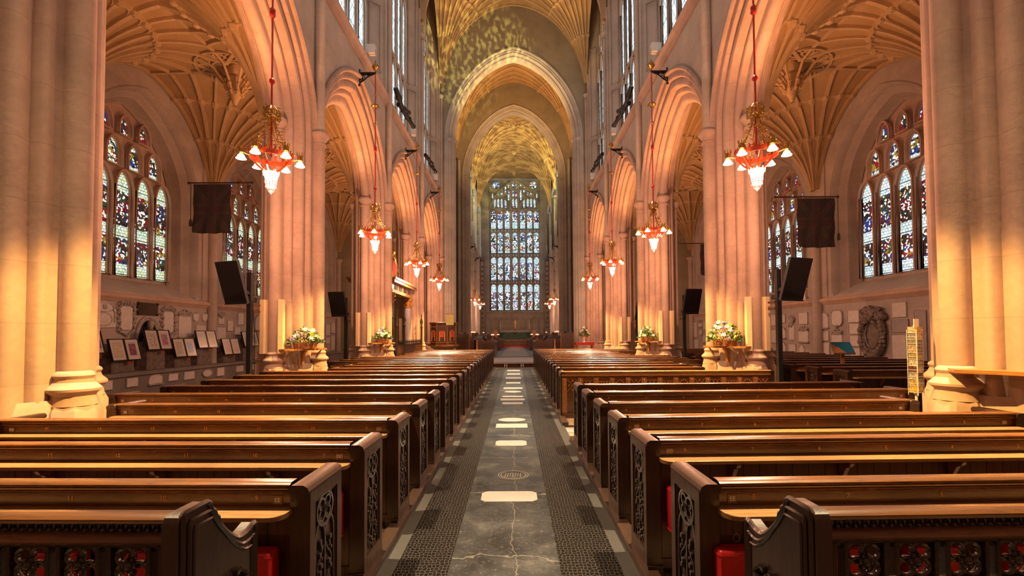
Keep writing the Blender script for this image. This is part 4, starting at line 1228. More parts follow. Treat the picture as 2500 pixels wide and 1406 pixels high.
def shelf(w=1.05):
    r = thing('wall_shelf', '', 'shelf')               # local -y towards the viewer side of the pier face
    obj('board', MB().prism([(-w/2, .12), (w/2, .12), (w/2-.04, -.12), (w/2-.14, -.16), (-w/2+.14, -.16), (-w/2+.04, -.12)], lambda x, y: (x, y, -.02), lambda x, y: (x, y, .02)), M['oak_gold'], r, smooth=0)
    br = [(0.10, -.02), (-.13, -.02), (-.12, -.05), (-.03, -.10), (-.01, -.22), (.02, -.34), (.10, -.36)]
    obj('bracket', MB().prism(br, lambda y, z: (-.025, y, z), lambda y, z: (.025, y, z)), M['oak_gold'], r, smooth=0)
    for sg in (-1, 1): obj('side_strut', MB().tube([(sg*.36, -.1, -.02), (sg*.34, -.02, -.08), (sg*.34, .1, -.2)], .015, 4), M['oak_gold'], r)
    return r
def flowers(seed, w, h, tall):
    r = thing('flower_arrangement', '', 'flowers'); R = random.Random(seed)
    b = MB()
    b.lathe([(.02, 0), (.17, 0), (.20, .14), (.19, .14), (.16, .02)], 14)
    for i in range(14):
        a = i*2*PI/14; b.tube([(.172*cos(a), .172*sin(a), 0), (.205*cos(a), .205*sin(a), .15)], .012, 4)
    o = obj('basket', b, M['basket'], r); o.scale = (w/.5, .6, 1)
    lf = MB()
    for i in range(300):
        a = R.random()*2*PI; q = sqrt(R.random()); hh = .10 + h*(1-q*q)*R.random() + .05*R.random()
        p = Vector((w*.55*q*cos(a), .17*q*sin(a), hh)); d = Vector((cos(a)*(.4+q), sin(a)*(.4+q), R.uniform(-.3, .9))).normalized()
        l = R.uniform(.06, .12); sd = d.cross(Vector((R.uniform(-1,1), R.uniform(-1,1), R.uniform(-1,1)))).normalized()*.02
        lf.add([p, p+d*l*.5+sd, p+d*l, p+d*l*.5-sd], [(0,1,2,3)])
    if tall:
        for i in range(7):
            a = R.uniform(.6, 2.5); l = h*R.uniform(.7, 1.15); p = Vector((R.uniform(-.1, .1), R.uniform(-.05, .05), .15)); d = Vector((cos(a)*.5, 0, 1)).normalized()
            lf.add([p-Vector((.02,0,0)), p+d*l*.6-Vector((.035,0,0)), p+d*l, p+d*l*.6+Vector((.035,0,0)), p+Vector((.02,0,0))], [(0,1,2,3,4)])
    obj('foliage', lf, M['leaf'], r, smooth=0)
    def bloom(nm, mat, n, rad, star):
        for i in range(n):
            m = MB(); a = R.random()*2*PI; q = R.random()**.6; hh = .16 + h*(1-q*q)*R.uniform(.5, .95)
            c = Vector((w*.52*q*cos(a), -.06 + .15*q*sin(a), hh))
            if star:
                ax = Vector((cos(a)*.5, -1, .5)).normalized(); u = ax.orthogonal().normalized(); v = ax.cross(u)
                for k in range(6):
                    d = u*cos(k*PI/3) + v*sin(k*PI/3); e = u*cos(k*PI/3+.5) + v*sin(k*PI/3+.5); f = u*cos(k*PI/3-.5) + v*sin(k*PI/3-.5)
                    m.add([c, c+e*rad*.55+ax*.015, c+d*rad*1.15+ax*.03, c+f*rad*.55+ax*.015], [(0,1,2,3)])
            else:
                for k in range(7): m.ball(c + Vector((R.uniform(-1,1), R.uniform(-1,1), R.uniform(-1,1)))*rad*.7, rad*.42, 5, 4)
            obj(nm, m, M[mat], r)
    bloom('white_lily', 'petal', 11, .055, True); bloom('lilac_bloom', 'petal_lilac', 8, .042, False); bloom('lime_bloom', 'petal_yellow', 7, .045, False); bloom('white_bloom', 'petal', 9, .03, False)
    return r
FACE = math.atan2(.60, .48)
sh0 = shelf(); ush = False
fl = 0
for s in (-1, 1):
    for i, (py, dz) in enumerate(((PY[2], 1.38), (PY[3], 1.40))):
        x, y = s*(PX - .56), py - .62
        rz = s*-.72 if s > 0 else .72
        lab = 'small oak shelf on brackets on the face of the %s pier on the %s' % (ORD[i+1], side[s])
        c = sh0 if not ush else clone(sh0, lab, (x, y, dz)); ush = True
        c.location = (x, y, dz); c.rotation_euler = (0, 0, -s*.88); c['label'] = lab; c['group'] = 'oak shelves on the piers'
        w, h, tall, d = {(-1, 0): (.62, .34, False, 'wide spray of white lilies and lilac flowers'), (-1, 1): (.5, .42, True, 'upright spray of dark spiky leaves and lime flowers'), (1, 0): (.6, .46, False, 'tall pointed spray of white and lilac flowers'), (1, 1): (.52, .42, True, 'leafy arrangement with pale roses')}[(s, i)]
        f = flowers(10 + fl, w, h, tall); fl += 1
        f.location = (x - s*.07, y - .08, dz + .02); f.rotation_euler = (0, 0, -s*.88 if 0 else -s*.45)
        tag(f, '%s on the %s pier shelf, %s' % (d, ORD[i+1], side[s]), 'flowers')
# large shelf on the nearest right pier
sh = thing('wall_shelf', 'long oak shelf with a bracket across the nearest right-hand pier', 'shelf', (PX - .46, PY[1] - .56, 1.30), -.88)
obj('board', MB().prism([(-.62, .16), (.75, .16), (.75, -.16), (-.5, -.16)], lambda x, y: (x, y, -.018), lambda x, y: (x, y, .018)), M['oak_gold'], sh, smooth=0)
for xx in (.12,): obj('bracket', MB().prism([(.14, -.02), (-.10, -.02), (-.09, -.05), (-.02, -.10), (0, -.24), (.06, -.3), (.14, -.3)], lambda y, z: (xx-.02, y, z), lambda y, z: (xx+.02, y, z)), M['oak_gold'], sh, smooth=0)

# ------------------------------------------------------------------ screens on poles
def screen():
    r = thing('display_screen', '', 'screen')
    obj('pole', MB().box(-.045, .045, -.045, .045, 0, 3.02).box(-.18, .18, -.18, .18, 0, .02), M['black'], r, smooth=0)
    p = obj('panel', MB().box(-.30, .30, -.09, -.03, -.43, .43), M['black'], r, smooth=0)
    obj('glass', MB().box(-.28, .28, -.095, -.088, -.37, .41), M['screen'], p, smooth=0)
    obj('lower_bar', MB().box(-.30, .30, -.11, -.03, -.45, -.43), M['black'], p, smooth=0)
    obj('arm', MB().box(-.04, .04, -.04, .2, 2.4, 2.5).tube([(0, -.0, 2.55), (0, -.2, 2.62)], .04, 4).tube([(.04, .05, 2.3), (.07, .08, 1.5), (.07, .06, .4)], .008, 4), M['black'], r, smooth=0)
    obj('clamp', MB().box(-.06, .06, .05, .30, 2.32, 2.36).box(-.06, .06, .05, .30, 2.18, 2.22), M['oak'], r, smooth=0)
    return r
SCR = []
for s, x, y, nm in ((-1, -5.55, 9.85, 'beside the second pier on the left'), (1, 5.52, 9.85, 'beside the second pier on the right'), (-1, -6.0, 16.7, 'beside the third pier on the left'), (1, 5.9, 16.4, 'beside the third pier on the right'), (1, 5.85, 22.6, 'beside the fourth pier on the right')):
    r = screen(); SCR.append(r); tag(r, 'tilted black display screen on a black pole %s' % nm, 'screen', 'black display screens on poles'); r.location = (x, y, 0)
    p = [c for c in r.children if c.name.startswith('panel')][0]
    p.location = (s*(.30), -.16, 2.72) if y > 9 else (0, 0, 2.7)
    p.location = (s*.17, -.26, 2.80) if y < 11 else (s*.16, -.24, 2.80)
    mm = Matrix.Rotation(s*(.34 if y < 11 else .2), 3, 'Z') @ Matrix.Rotation(math.radians(17), 3, 'X')
    p.rotation_euler = mm.to_euler()
o = thing('bass_speaker', 'squat black loudspeaker on the floor by the third pier on the left', 'loudspeaker', (-6.15, 15.9, 0))
obj('cabinet', MB().box(-.27, .27, -.25, .25, 0, .82), M['black'], o, smooth=0); obj('grille', MB().box(-.24, .24, -.262, -.25, .05, .77), M['iron'], o, smooth=0)

# ------------------------------------------------------------------ flags
def flag_mat(seed):
    t = NT('faded_flag'); x, y, z = t.sep(t.coord())
    w, h = .44, .58
    xx = t.math('DIVIDE', x, w); zz = t.math('DIVIDE', t.math('ADD', z, .62), h)
    cross = t.math('MINIMUM', t.math('ABSOLUTE', xx), t.math('ABSOLUTE', zz))
    dg = t.math('ABSOLUTE', t.math('SUBTRACT', t.math('ABSOLUTE', xx), t.math('ABSOLUTE', zz)))
    c = t.mix(t.math('LESS_THAN', dg, .16), (.022, .011, .008), (.038, .023, .016))
    c = t.mix(t.math('LESS_THAN', dg, .05), c, (.036, .011, .008))
    c = t.mix(t.math('LESS_THAN', cross, .22), c, (.034, .021, .015)); c = t.mix(t.math('LESS_THAN', cross, .13), c, (.037, .011, .008))
    c = t.mix(t.ramp(t.noise(t.coord(), 9, 4, .6), [(.35, 0.0), (.7, .5)]), c, (.02, .01, .008))
    return t.pbsdf(c, .9)
M['flag'] = flag_mat(1)
def flag(label, loc, rz, px0, px1, fx, up=0, fw=.44):
    r = thing('flag', label, 'flag', loc, rz, 'faded flags hung in the side aisles')
    rows = []
    for i in range(17):
        u = -1 + i/8
        rows.append([(fw*u + .012*sin(j*1.3), .035*sin(i*1.1 + j*.4)*(j/10) , -.03 - 1.17*(j/10) + .02*u*u*(j/10)) for j in range(11)])
    m = MB().grid(rows); m.grid([[(p[0], p[1] + .006, p[2]) for p in rw] for rw in rows])
    for side_ in (0, -1): m.grid([[rows[side_][j], (rows[side_][j][0], rows[side_][j][1] + .006, rows[side_][j][2])] for j in range(11)])
    m.grid([[rw[-1], (rw[-1][0], rw[-1][1] + .006, rw[-1][2])] for rw in rows]); m.grid([[rw[0], (rw[0][0], rw[0][1] + .006, rw[0][2])] for rw in rows])
    obj('cloth', m, M['flag'], r)
    p = MB().tube([(px0, 0, 0), (px1, 0, .0)], .018, 6); p.ball((px1, 0, 0), .035, 6, 4); p.ball((px0, 0, 0), .03, 6, 4)
    p.tube([(px0 + .25*(1 if px0 < px1 else -1), 0, 0), (px0, .0, .35)], .006, 4)
    obj('pole', p, M['brownbronze'], r)
    t = MB().tube([(fx, -.02, 0), (fx, -.02, -.86)], .008, 4); t.lathe([(.012, -.86), (.03, -.9), (.035, -1.02), (.02, -1.03)], 8, (fx, -.02, 0))
    obj('tassel', t, M['brownbronze'], r)
    return r
flag('brown faded flag on a pole before the left aisle windows', (-7.12, 11.0, 5.30), 0, .95, -.55, -.48)
flag('brown faded flag with a crossed pattern on a pole before the right aisle windows', (7.10, 11.0, 4.88), 0, -.95, .52, .50)
flag('dark flag half hidden behind the second pier on the right', (7.3, 17.3, 5.0), 0, -1.2, .52, .50)
# ------------------------------------------------------------------ memorial tablets on the aisle walls
def tablet(kind, w, h):
    """local x along the wall, z up, -y towards the room; returns [(part name, MB, material)], first is the slab"""
    m = MB(); orn = MB(); a, b = w/2*.94, h/2*.94; mat = 'marble'; R = random.Random(int(w*1000 + h*77))
    ex = lambda p, d: m.prism(p, lambda x, z: (x, 0, z), lambda x, z: (x, -d, z))
    rect = [(-a, -b), (a, -b), (a, b), (-a, b)]
    oval = lambda q, c=0, k=1: [(a*q*cos(i*PI/12), c + b*q*k*sin(i*PI/12)) for i in range(24)]
    if kind in ('rect', 'grey'):
        ex(rect, .03); orn.tube([(x, -.03, z) for x, z in rect], .012, 4, closed=True)
        if kind == 'grey': mat = 'marble_grey'
    elif kind == 'black':
        p = []
        for sx, sz in ((-1, -1), (1, -1), (1, 1), (-1, 1)):
            q = [(sx*(a-.06), sz*b), (sx*(a-.03), sz*(b-.05)), (sx*a, sz*(b-.09))]
            p += q if sx*sz > 0 else q[::-1]
        p = [(-a, -b+.1), (-a+.05, -b+.06), (-a+.08, -b), (a-.08, -b), (a-.05, -b+.06), (a, -b+.1), (a, b-.1), (a-.05, b-.06), (a-.08, b), (-a+.08, b), (-a+.05, b-.06), (-a, b-.1)]
        ex(p, .05); mat = 'brownbronze'
        for sx in (-1, 1):
            for sz in (-1, 1): orn.ball((sx*(a-.03), -.04, sz*(b-.03)), .05, 6, 4)
    elif kind == 'arched':
        p = [(-a, -b), (a, -b), (a, b*.45)] + [(a*cos(t), b*.45 + b*.55*sin(t)) for t in [i*PI/10 for i in range(1, 10)]] + [(-a, b*.45)]
        ex(p, .04); orn.box(-a-.02, a+.02, -.07, 0, -b, -b+.05); orn.tube([(x, -.04, z) for x, z in p[2:]], .018, 4)
    elif kind == 'octagon':
        p = [(-a, -b*.6), (-a*.65, -b), (a*.65, -b), (a, -b*.6), (a, b*.6), (a*.65, b), (-a*.65, b), (-a, b*.6)]
        ex(p, .03); orn.tube([(x, -.035, z) for x, z in p], .02, 5, closed=True); orn.ball((0, -.03, -b-.03), .07, 6, 4)
    elif kind == 'oval':
        ex(oval(.95), .03); orn.tube([(x, -.03, z) for x, z in oval(1)], .022, 5, closed=True)
    elif kind == 'ovals':
        p = [(-a, -b), (a, -b*.95), (a, b*.45)] + [(a*.7*cos(t), b*.55 + b*.45*sin(t)) for t in [i*PI/8 for i in range(9)]] + [(-a, b*.45)]
        ex(p, .04)
        orn.tube([(a*.78*cos(i*PI/10), -.04, b*.55 + b*.34*sin(i*PI/10)) for i in range(20)], .014, 4, closed=True)
        orn.tube([(-a*.08 + a*.72*cos(i*PI/10), -.04, -b*.35 + b*.5*sin(i*PI/10)) for i in range(20)], .014, 4, closed=True)
        orn.tube([(a*.85, -.04, -b*.6), (a*.85, -.05, b*.2), (a*.7, -.05, b*.4)], .02, 4); orn.box(-.06, .06, -.06, 0, b*.42, b*.75)
    elif kind == 'scroll':
        ex([(a*.62*x, b*.66*z) for x, z in ((-1, -.8), (-.6, -1), (.6, -1), (1, -.8), (1, .8), (.6, 1), (-.6, 1), (-1, .8))], .04)
        for sg in (-1, 1):
            for k in range(7):
                z = -b*.75 + b*.24*k; x = sg*a*(.74 + .14*(k % 2))
                orn.tube([(x + .06*cos(t)*sg*(1-t/8), -.05, z + .06*sin(t)*(1-t/8)) for t in [i*.6 for i in range(10)]], .022, 5)
        for k in range(5): orn.tube([((k-2)*.09, -.04, b*.66), ((k-2)*.12, -.08, b*.82), ((k-2)*.06, -.05, b*1.0)], [.03, .04, .015], 5)
        orn.tube([(-a*.7, -.04, -b*.72), (0, -.06, -b*.98), (a*.7, -.04, -b*.72)], .03, 5)
    elif kind == 'crest':
        ex([(-a*.9, -b), (a*.9, -b), (a*.9, b*.55), (-a*.9, b*.55)], .04); orn.box(-a, a, -.09, 0, b*.55, b*.63).box(-a, a, -.08, 0, -b, -b+.05)
        for k in range(8): orn.ball((-a*.8 + a*.23*k, -.04, b*.72 + .03*(k % 2)), .05, 6, 4)
        orn.tube([(.10*cos(i*PI/6), -.05, b*.82 + .09*sin(i*PI/6)) for i in range(12)], .025, 5, closed=True)
    elif kind == 'shield':
        p = [(-a*.8, b*.7), (0, b*.78), (a*.8, b*.7), (a*.8, 0)] + [(a*.8*cos(t), -b*.9*sin(t)) for t in [.3, .7, 1.1, PI/2, PI-1.1, PI-.7, PI-.3]] + [(-a*.8, 0)]
        ex(p, .05); orn.tube([(-a*.3, -.03, b*.75), (0, -.06, b*1.0), (a*.3, -.03, b*.75)], .02, 4)
    elif kind == 'trophy':
        ex([(-a*.6, -b), (a*.6, -b), (a*.6, b*.3), (-a*.6, b*.3)], .03)
        for k in range(9):
            t = -1.1 + k*.27; orn.tube([(0, -.04, 0), (a*.7*sin(t), -.07, b*.35 + b*.3*cos(t)), (a*1.0*sin(t), -.04, b*.5 + b*.45*cos(t))], [.035, .03, .012], 5)
        for k in range(6): orn.ball((R.uniform(-a, a)*.5, -.06, R.uniform(0, b*.8)), .05, 6, 4)
    elif kind == 'niche':
        p = oval(.86); m.poly([(x, -.01, z) for x, z in p]); mat = 'black_marble'
        for q, r in ((1.0, .045), (.9, .03)): orn.tube([(x, -.04, z) for x, z in oval(q)], r, 6, closed=True)
        orn.lathe([(.001, .75), (.07, .72), (.09, .62), (.08, .52), (.05, .47), (.10, .42), (.17, .36), (.17, .22), (.10, .16), (.12, .1)], 10, (0, -.12, -.1))
        orn.box(-.28, .28, -.24, 0, -.32, -.02).box(-.2, .2, -.2, 0, -.6, -.32)
    elif kind == 'cartouche':
        ex(oval(.70, -b*.1, .92), .10); mat = 'marble_dark'; orn.tube([(x, -.11, z) for x, z in oval(.46, -b*.1, 1.1)], .04, 6, closed=True)
        for k in range(34):
            t = k*2*PI/34; x, z = a*.72*cos(t), -b*.06 + b*.80*sin(t)
            orn.tube([(x + .10*cos(t+u)*(1-u/7), -.10 - .03*sin(k), z + .10*sin(t+u)*(1-u/7)) for u in [i*.7 for i in range(9)]], .06, 6)
            orn.ball((x*1.08, -.12, z*1.04), .08 + .06*R.random(), 7, 5)
        for k in range(46):
            q = R.random()**.6; t = R.uniform(.25, PI-.25); orn.ball((a*.95*q*cos(t), -.10 - .12*R.random()*(1.1-q), b*(.46 + .50*q*sin(t)*(1 if abs(cos(t)) < .8 else .7))), .06 + .05*R.random(), 7, 5)
        for k in range(12):
            x = R.uniform(-a*.8, a*.8); z = b*R.uniform(.42, .85); orn.tube([(x + .11*cos(u)*(1-u/8), -.17, z + .11*sin(u)*(1-u/8)) for u in [i*.7 for i in range(9)]], .035, 6)
        for sg in (-1, 1): orn.tube([(sg*.05, -.16, b*.45), (sg*a*.45, -.2, b*.34), (sg*a*.55, -.12, b*.1)], [.06, .07, .04], 6)
        for k in range(8): orn.ball((R.uniform(-.25, .25), -.12, -b*.78 - R.random()*.15), .08, 6, 4)
    return m, orn, mat
KW = {'rect': 'plain rectangular marble tablet', 'grey': 'grey tablet of close lettering', 'black': 'dark bronze plaque with knobbed corners', 'arched': 'round-headed marble tablet', 'octagon': 'eight-sided framed tablet',
      'oval': 'small oval marble tablet', 'ovals': 'broad pale tablet carved with two ovals', 'scroll': 'scroll-framed marble tablet', 'crest': 'marble tablet crowned by carved ornament', 'shield': 'marble shield', 'trophy': 'spiky carved trophy tablet',
      'niche': 'oval black niche holding a pale bust', 'cartouche': 'large dark sculpted cartouche monument with heaped foliage'}
TL = [('ovals',12.92,2.17,.78,.78),('scroll',13.66,2.10,.71,1.12),('black',14.44,2.40,.86,.40),('niche',14.46,1.42,.98,1.55),('scroll',15.32,2.03,.74,1.10),('crest',16.09,1.98,.71,1.04),('shield',16.62,2.23,.36,.34),('shield',17.10,2.24,.36,.35),('rect',16.93,1.80,.60,.32),
 ('trophy',18.10,2.25,.60,.50),('rect',19.37,2.25,.43,.52),('rect',18.66,1.96,.40,.45),('rect',18.10,1.66,.6,.5),('rect',19.15,1.76,.46,.33),('arched',15.07,.87,.46,.47),('rect',12.50,1.64,.30,.23),('rect',17.0,.86,.5,.47),
 ('rect',20.1,1.9,.5,.6),('arched',20.7,2.1,.5,.7),('rect',20.1,1.15,.55,.5),
 ('rect',28.4,1.87,.69,.72),('arched',29.2,2.03,.66,.78),('rect',28.4,1.24,.69,.40),('rect',29.2,1.08,.68,.95),('trophy',27.6,2.2,.6,.29),('rect',27.6,1.84,.59,.36),('oval',27.6,1.3,.56,.6)]
TB = [('rect',12.38,.28,.45,.26),('rect',13.24,.28,.42,.26),('arched',14.09,.27,.55,.33),('rect',14.82,.28,.45,.23),('rect',15.55,.27,.54,.27),('oval',16.46,.27,.53,.27),('rect',17.2,.26,.46,.32),('rect',18.39,.28,.53,.25),('rect',19.3,.28,.5,.25)]
TR = [('rect',13.81,2.21,.56,.46),('grey',13.80,1.74,.65,.40),('rect',13.84,1.10,.57,.80),('cartouche',14.78,1.55,1.22,1.73),('rect',15.68,2.09,.55,.42),('rect',15.65,1.67,.50,.36),('rect',15.65,1.27,.50,.37),('rect',15.65,.86,.50,.36),
 ('octagon',16.5,2.06,.61,.57),('crest',16.5,1.28,.62,.80),('arched',17.18,1.98,.5,.62),('rect',17.18,1.43,.52,.36),('rect',17.15,.93,.5,.55),('rect',18.42,2.11,.62,.48),('crest',18.42,1.46,.7,.65),('trophy',19.2,1.78,.64,1.10),('rect',19.86,2.15,.48,.38),
 ('arched',19.86,1.53,.48,.50),('arched',19.86,.92,.42,.5),('rect',19.2,.88,.53,.43),('arched',18.55,.88,.32,.40),('rect',18.42,3.1,.44,.66),('grey',13.1,1.45,.4,1.5),('rect',20.5,2.1,.5,.5),('rect',20.5,1.4,.5,.6),
 ('rect',29.4,1.76,.60,1.0),('crest',28.67,2.09,.62,.42),('oval',28.6,1.61,.55,.40),('rect',29.3,.87,.8,.6),('arched',28.0,1.2,.6,.5),('rect',27.9,2.0,.6,.5)]
seen = {}
def put_tablets(lst, s, lat, where):
    for kind, y, z, w, h in lst:
        m, orn, mat = tablet(kind, w, h)
        far = y > 22
        key = (kind, s, where, far); seen[key] = seen.get(key, 0) + 1
        tot = sum(1 for q in lst if q[0] == kind and (q[1] > 22) == far)
        lab = '%s on the %s%s' % (KW[kind], where, ' beyond the second pier' if far else '')
        if tot > 1:
            lab = '%s %s along the %s%s%s' % (ORD[seen[key]-1], KW[kind], where, ' beyond the second pier' if far else '', (', high up' if z > 1.9 else ', low down' if z < 1.2 else ', mid height') if 'bench' not in where else '')
        o = obj('wall_tablet', m, M[mat], None, (s*lat, y, z + .13), 40, -s*PI/2)
        tag(o, lab, 'memorial tablet', 'memorial tablets on the ' + where)
        if orn.v: obj('carved_border', orn, M['marble_dark' if kind == 'cartouche' else 'brownbronze' if kind == 'black' else 'marble_plain'], o)
put_tablets(TL, -1, WALL, 'left aisle wall'); put_tablets(TB, -1, WALL - .55, 'front of the left wall bench'); put_tablets(TR, 1, WALL, 'right aisle wall')

# ------------------------------------------------------------------ pairs of framed prints leaning over the left bench
def print_mat(name, c1, c2, paper, seed):
    t = NT(name); x, y, z = t.sep(t.coord()); ax = t.math('ABSOLUTE', x); az = t.math('ABSOLUTE', z)
    inner = t.math('LESS_THAN', t.math('MAXIMUM', t.math('DIVIDE', ax, .115), t.math('DIVIDE', az, .165)), 1)
    mid = t.math('LESS_THAN', t.math('MAXIMUM', t.math('DIVIDE', ax, .155), t.math('DIVIDE', az, .215)), 1)
    pat = t.voro(t.coord(loc=(seed, 0, seed*2)), 22, 'F1', 'Distance')
    c = t.mix(t.ramp(pat, [(.25, 0.0), (.55, 1.0)]), c1, c2)
    c = t.mix(inner, tuple(k*.55 + .25*k for k in paper), c)
    c = t.mix(mid, paper, c)
    return t.pbsdf(c, .25)
PAP = (.52, .46, .42)
prints = [('purple', (.16, .05, .20), (.30, .18, .35)), ('gold', (.45, .30, .10), (.50, .44, .36)), ('ochre', (.40, .16, .05), (.12, .05, .18)), ('grey', (.22, .20, .18), (.48, .44, .38)), ('crimson', (.42, .02, .06), (.30, .20, .30)),
          ('brown', (.28, .2, .14), (.45, .38, .3)), ('blue', (.03, .09, .32), (.15, .30, .50)), ('green', (.25, .32, .26), (.45, .46, .38)), ('olive', (.30, .30, .10), (.42, .42, .25)), ('pink', (.45, .20, .28), (.5, .36, .36)),
          ('tan', (.42, .28, .2), (.5, .42, .34)), ('sky', (.15, .25, .45), (.4, .45, .5)), ('slate', (.1, .12, .15), (.3, .32, .34)), ('violet', (.2, .08, .3), (.42, .34, .45))]
PM = {n: print_mat('print_' + n, a, b, PAP, i*1.3) for i, (n, a, b) in enumerate(prints)}
pairs = [('violet', 'purple', 12.05, 1.42, .72), ('gold', 'ochre', 13.14, 1.19, 1.0), ('grey', 'crimson', 14.36, 1.45, 1.0), ('brown', 'blue', 15.52, 1.18, 1.04), ('green', 'olive', 16.62, 1.44, 1.06), ('pink', 'tan', 18.05, 1.15, 1.06), ('sky', 'slate', 19.35, 1.42, 1.1)]
for a, b, y, z, w in pairs:
    r = thing('framed_print_pair', 'black frame holding a %s print beside a %s print, leaning above the left wall bench' % (a, b), 'framed prints', (-(WALL - .42), y, z + .13), PI/2, 'framed prints leaning along the left wall')
    T = Matrix.Rotation(math.radians(-14), 4, 'X')
    st = MB().box(-w*.36, w*.36, .05, .40, .565 - z, -.22).box(-w*.2, w*.2, .12, .3, -.3, .05)
    obj('stand', st, M['marble_dark'], r, smooth=0)
    fr = MB(); h = .31
    for x0, x1 in ((-w/2, -.005), (.005, w/2)):
        fr.box(x0, x1, -.02, .012, -h, h, T)
        for p in ((x0, x0+.022, -h, h), (x1-.022, x1, -h, h), (x0, x1, h-.022, h), (x0, x1, -h, -h+.022)): fr.box(p[0], p[1], -.045, -.02, p[2], p[3], T)
    f = obj('frame', fr, M['black'], r, smooth=0)
    for k, (nm, x) in enumerate(((a, -w/4), (b, w/4))):
        p = link('print', MB().box(-w/4+.03, w/4-.03, -.026, -.021, -h+.02, h-.02).mesh('print', PM[nm], 0), f, (x, 0, 0)); p.rotation_euler = (math.radians(-14), 0, 0)
    obj('caption_card', MB().box(.05, .17, -.06, -.05, -.40, -.33), M['amber'], r, smooth=0)

# ------------------------------------------------------------------ postcard rack, information board
r = thing('postcard_rack', 'tall white wire postcard rack by the nearest right-hand pier', 'postcard rack', (4.62, 5.45, -.03), .3); r.scale = (.62, .62, 1.03)
obj('pole', MB().lathe([(.022, 0), (.022, 1.75)], 10).lathe([(.001, 0), (.2, .0), (.2, .02), (.02, .05)], 12), M['white'], r)
wr = MB()
for k in range(4):
    a = k*PI/2
    T = Matrix.Rotation(a, 4, 'Z')
    for z in [1.0 + .074*i for i in range(10)]:
        P = [T @ Vector(p) for p in ((-.075, -.08, z), (.075, -.08, z), (.075, -.05, z), (-.075, -.05, z))]
        wr.tube(P, .0025, 4, closed=True)
        wr.tube([T @ Vector((-.075, -.085, z + .03)), T @ Vector((.075, -.085, z + .03))], .0025, 4)
    for x in (-.078, .078): wr.tube([T @ Vector((x, -.085, .97)), T @ Vector((x, -.085, 1.70))], .0035, 4)
obj('wire_frame', wr, M['white'], r)
cols = [(.45, .30, .10), (.35, .33, .28), (.12, .05, .03), (.5, .42, .36), (.25, .2, .1), (.4, .28, .2), (.2, .17, .14), (.22, .2, .2), (.55, .4, .25), (.6, .35, .05)]
CM = [plain('card_%d' % i, tuple(k*.8 for k in c), .3, var=.9, sc=45) for i, c in enumerate(cols)]
for i in range(10):
    for k in range(4):
        T = Matrix.Rotation(k*PI/2, 4, 'Z')
        m = MB().box(-.068, .068, -.078, -.066, 1.0 + .074*i, 1.066 + .074*i, T)
        obj('postcard', m, CM[(i + k*3) % 10], r, smooth=0)
obj('price_card', MB().box(-.10, .03, -.06, -.05, 1.72, 1.82), M['white'], r, smooth=0)
def board_mat():
    t = NT('information_panel'); x, y, z = t.sep(t.coord())
    d = t.math('ADD', t.math('ADD', t.math('MULTIPLY', x, .7), t.math('MULTIPLY', y, .7)), t.math('MULTIPLY', t.noise(t.coord(), 5, 3), .35))
    c = t.ramp(d, [(.0, (.45, .20, .06)), (.04, (.40, .34, .25)), (.08, (.01, .15, .27)), (.5, (.01, .19, .34))])
    return t.pbsdf(c, .3)
M['board'] = board_mat()
r = thing('information_board', 'sloping blue information panel on a wooden post in the right side aisle', 'information board', (7.56, 10.9, 0), -.2); r.scale = (.56, .56, 1.09)
obj('post', MB().box(-.06, .06, -.05, .05, 0, 1.12), M['oak_gold'], r, smooth=0)
T = Matrix.Translation((0, 0, 1.22)) @ Matrix.Rotation(math.radians(28), 4, 'X')
obj('frame', MB().box(-.39, .39, -.25, .25, -.02, .008, T), M['steel'], r, smooth=0)
p = obj('panel', MB().box(-.37, .37, -.23, .23, 0, .006), M['board'], r, smooth=0); p.matrix_local = Matrix.Translation((0, 0, 0)) @ T @ Matrix.Translation((0, 0, .009))

# ------------------------------------------------------------------ tomb and railing between the third and fourth piers on the left
r = thing('tomb', 'canopied tomb with dark columns and gilded cresting under the third arch on the left', 'tomb', (-5.66, 20.5, 0)); r.scale = (1, .98, 1.06)
obj('chest', MB().box(-.75, .75, -1.5, 1.5, 0, .9).box(-.82, .82, -1.6, 1.6, .9, 1.02).box(-.82, .82, -1.6, 1.6, 0, .15), M['marble_dark'], r, smooth=0)
ef = MB().tube([(0, -1.0, 1.16), (0, -.5, 1.2), (0, .3, 1.18), (0, 1.0, 1.1)], [.14, .22, .2, .12], 8); ef.ball((0, -1.2, 1.2), .15, 8, 6)
obj('effigy', ef, M['marble_plain'], r)
for dx in (-.62, .62):
    for dy in (-1.65, 1.65):
        dark = dy < 0
        c = MB().lathe([(.24, 0), (.24, .85), (.20, .9), (.22, .98), (.17, 1.05), (.165, 1.6), (.145, 2.75), (.17, 2.78)], 14, (dx, dy, 0))
        co = obj('column', c, M['black_marble' if dark else 'marble_grey'], r)
        cp = MB().lathe([(.15, 2.78), (.18, 2.9), (.20, 3.05), (.27, 3.16), (.27, 3.2)], 12, (dx, dy, 0))
        for k in range(8):
            a = k*PI/4
            for z in (2.86, 3.0): cp.tube([(dx + .16*cos(a), dy + .16*sin(a), z), (dx + .23*cos(a), dy + .23*sin(a), z + .10), (dx + .25*cos(a), dy + .25*sin(a), z + .05)], [.03, .03, .015], 4)
        obj('capital', cp, M['goldpaint'], co)
en = MB()
for a, b, z0, z1 in ((.80, 1.85, 3.2, 3.32), (.74, 1.8, 3.32, 3.58), (.92, 1.98, 3.58, 3.68), (.98, 2.05, 3.68, 3.76)): en.box(-a, a, -b, b, z0, z1)
obj('entablature', en, M['goldpaint'], r, smooth=0)
for k in range(4): obj('frieze_panel', MB().box(.72, .76, -1.3 + .8*k, -.8 + .8*k, 3.36, 3.54), M['black_marble'], r, smooth=0)
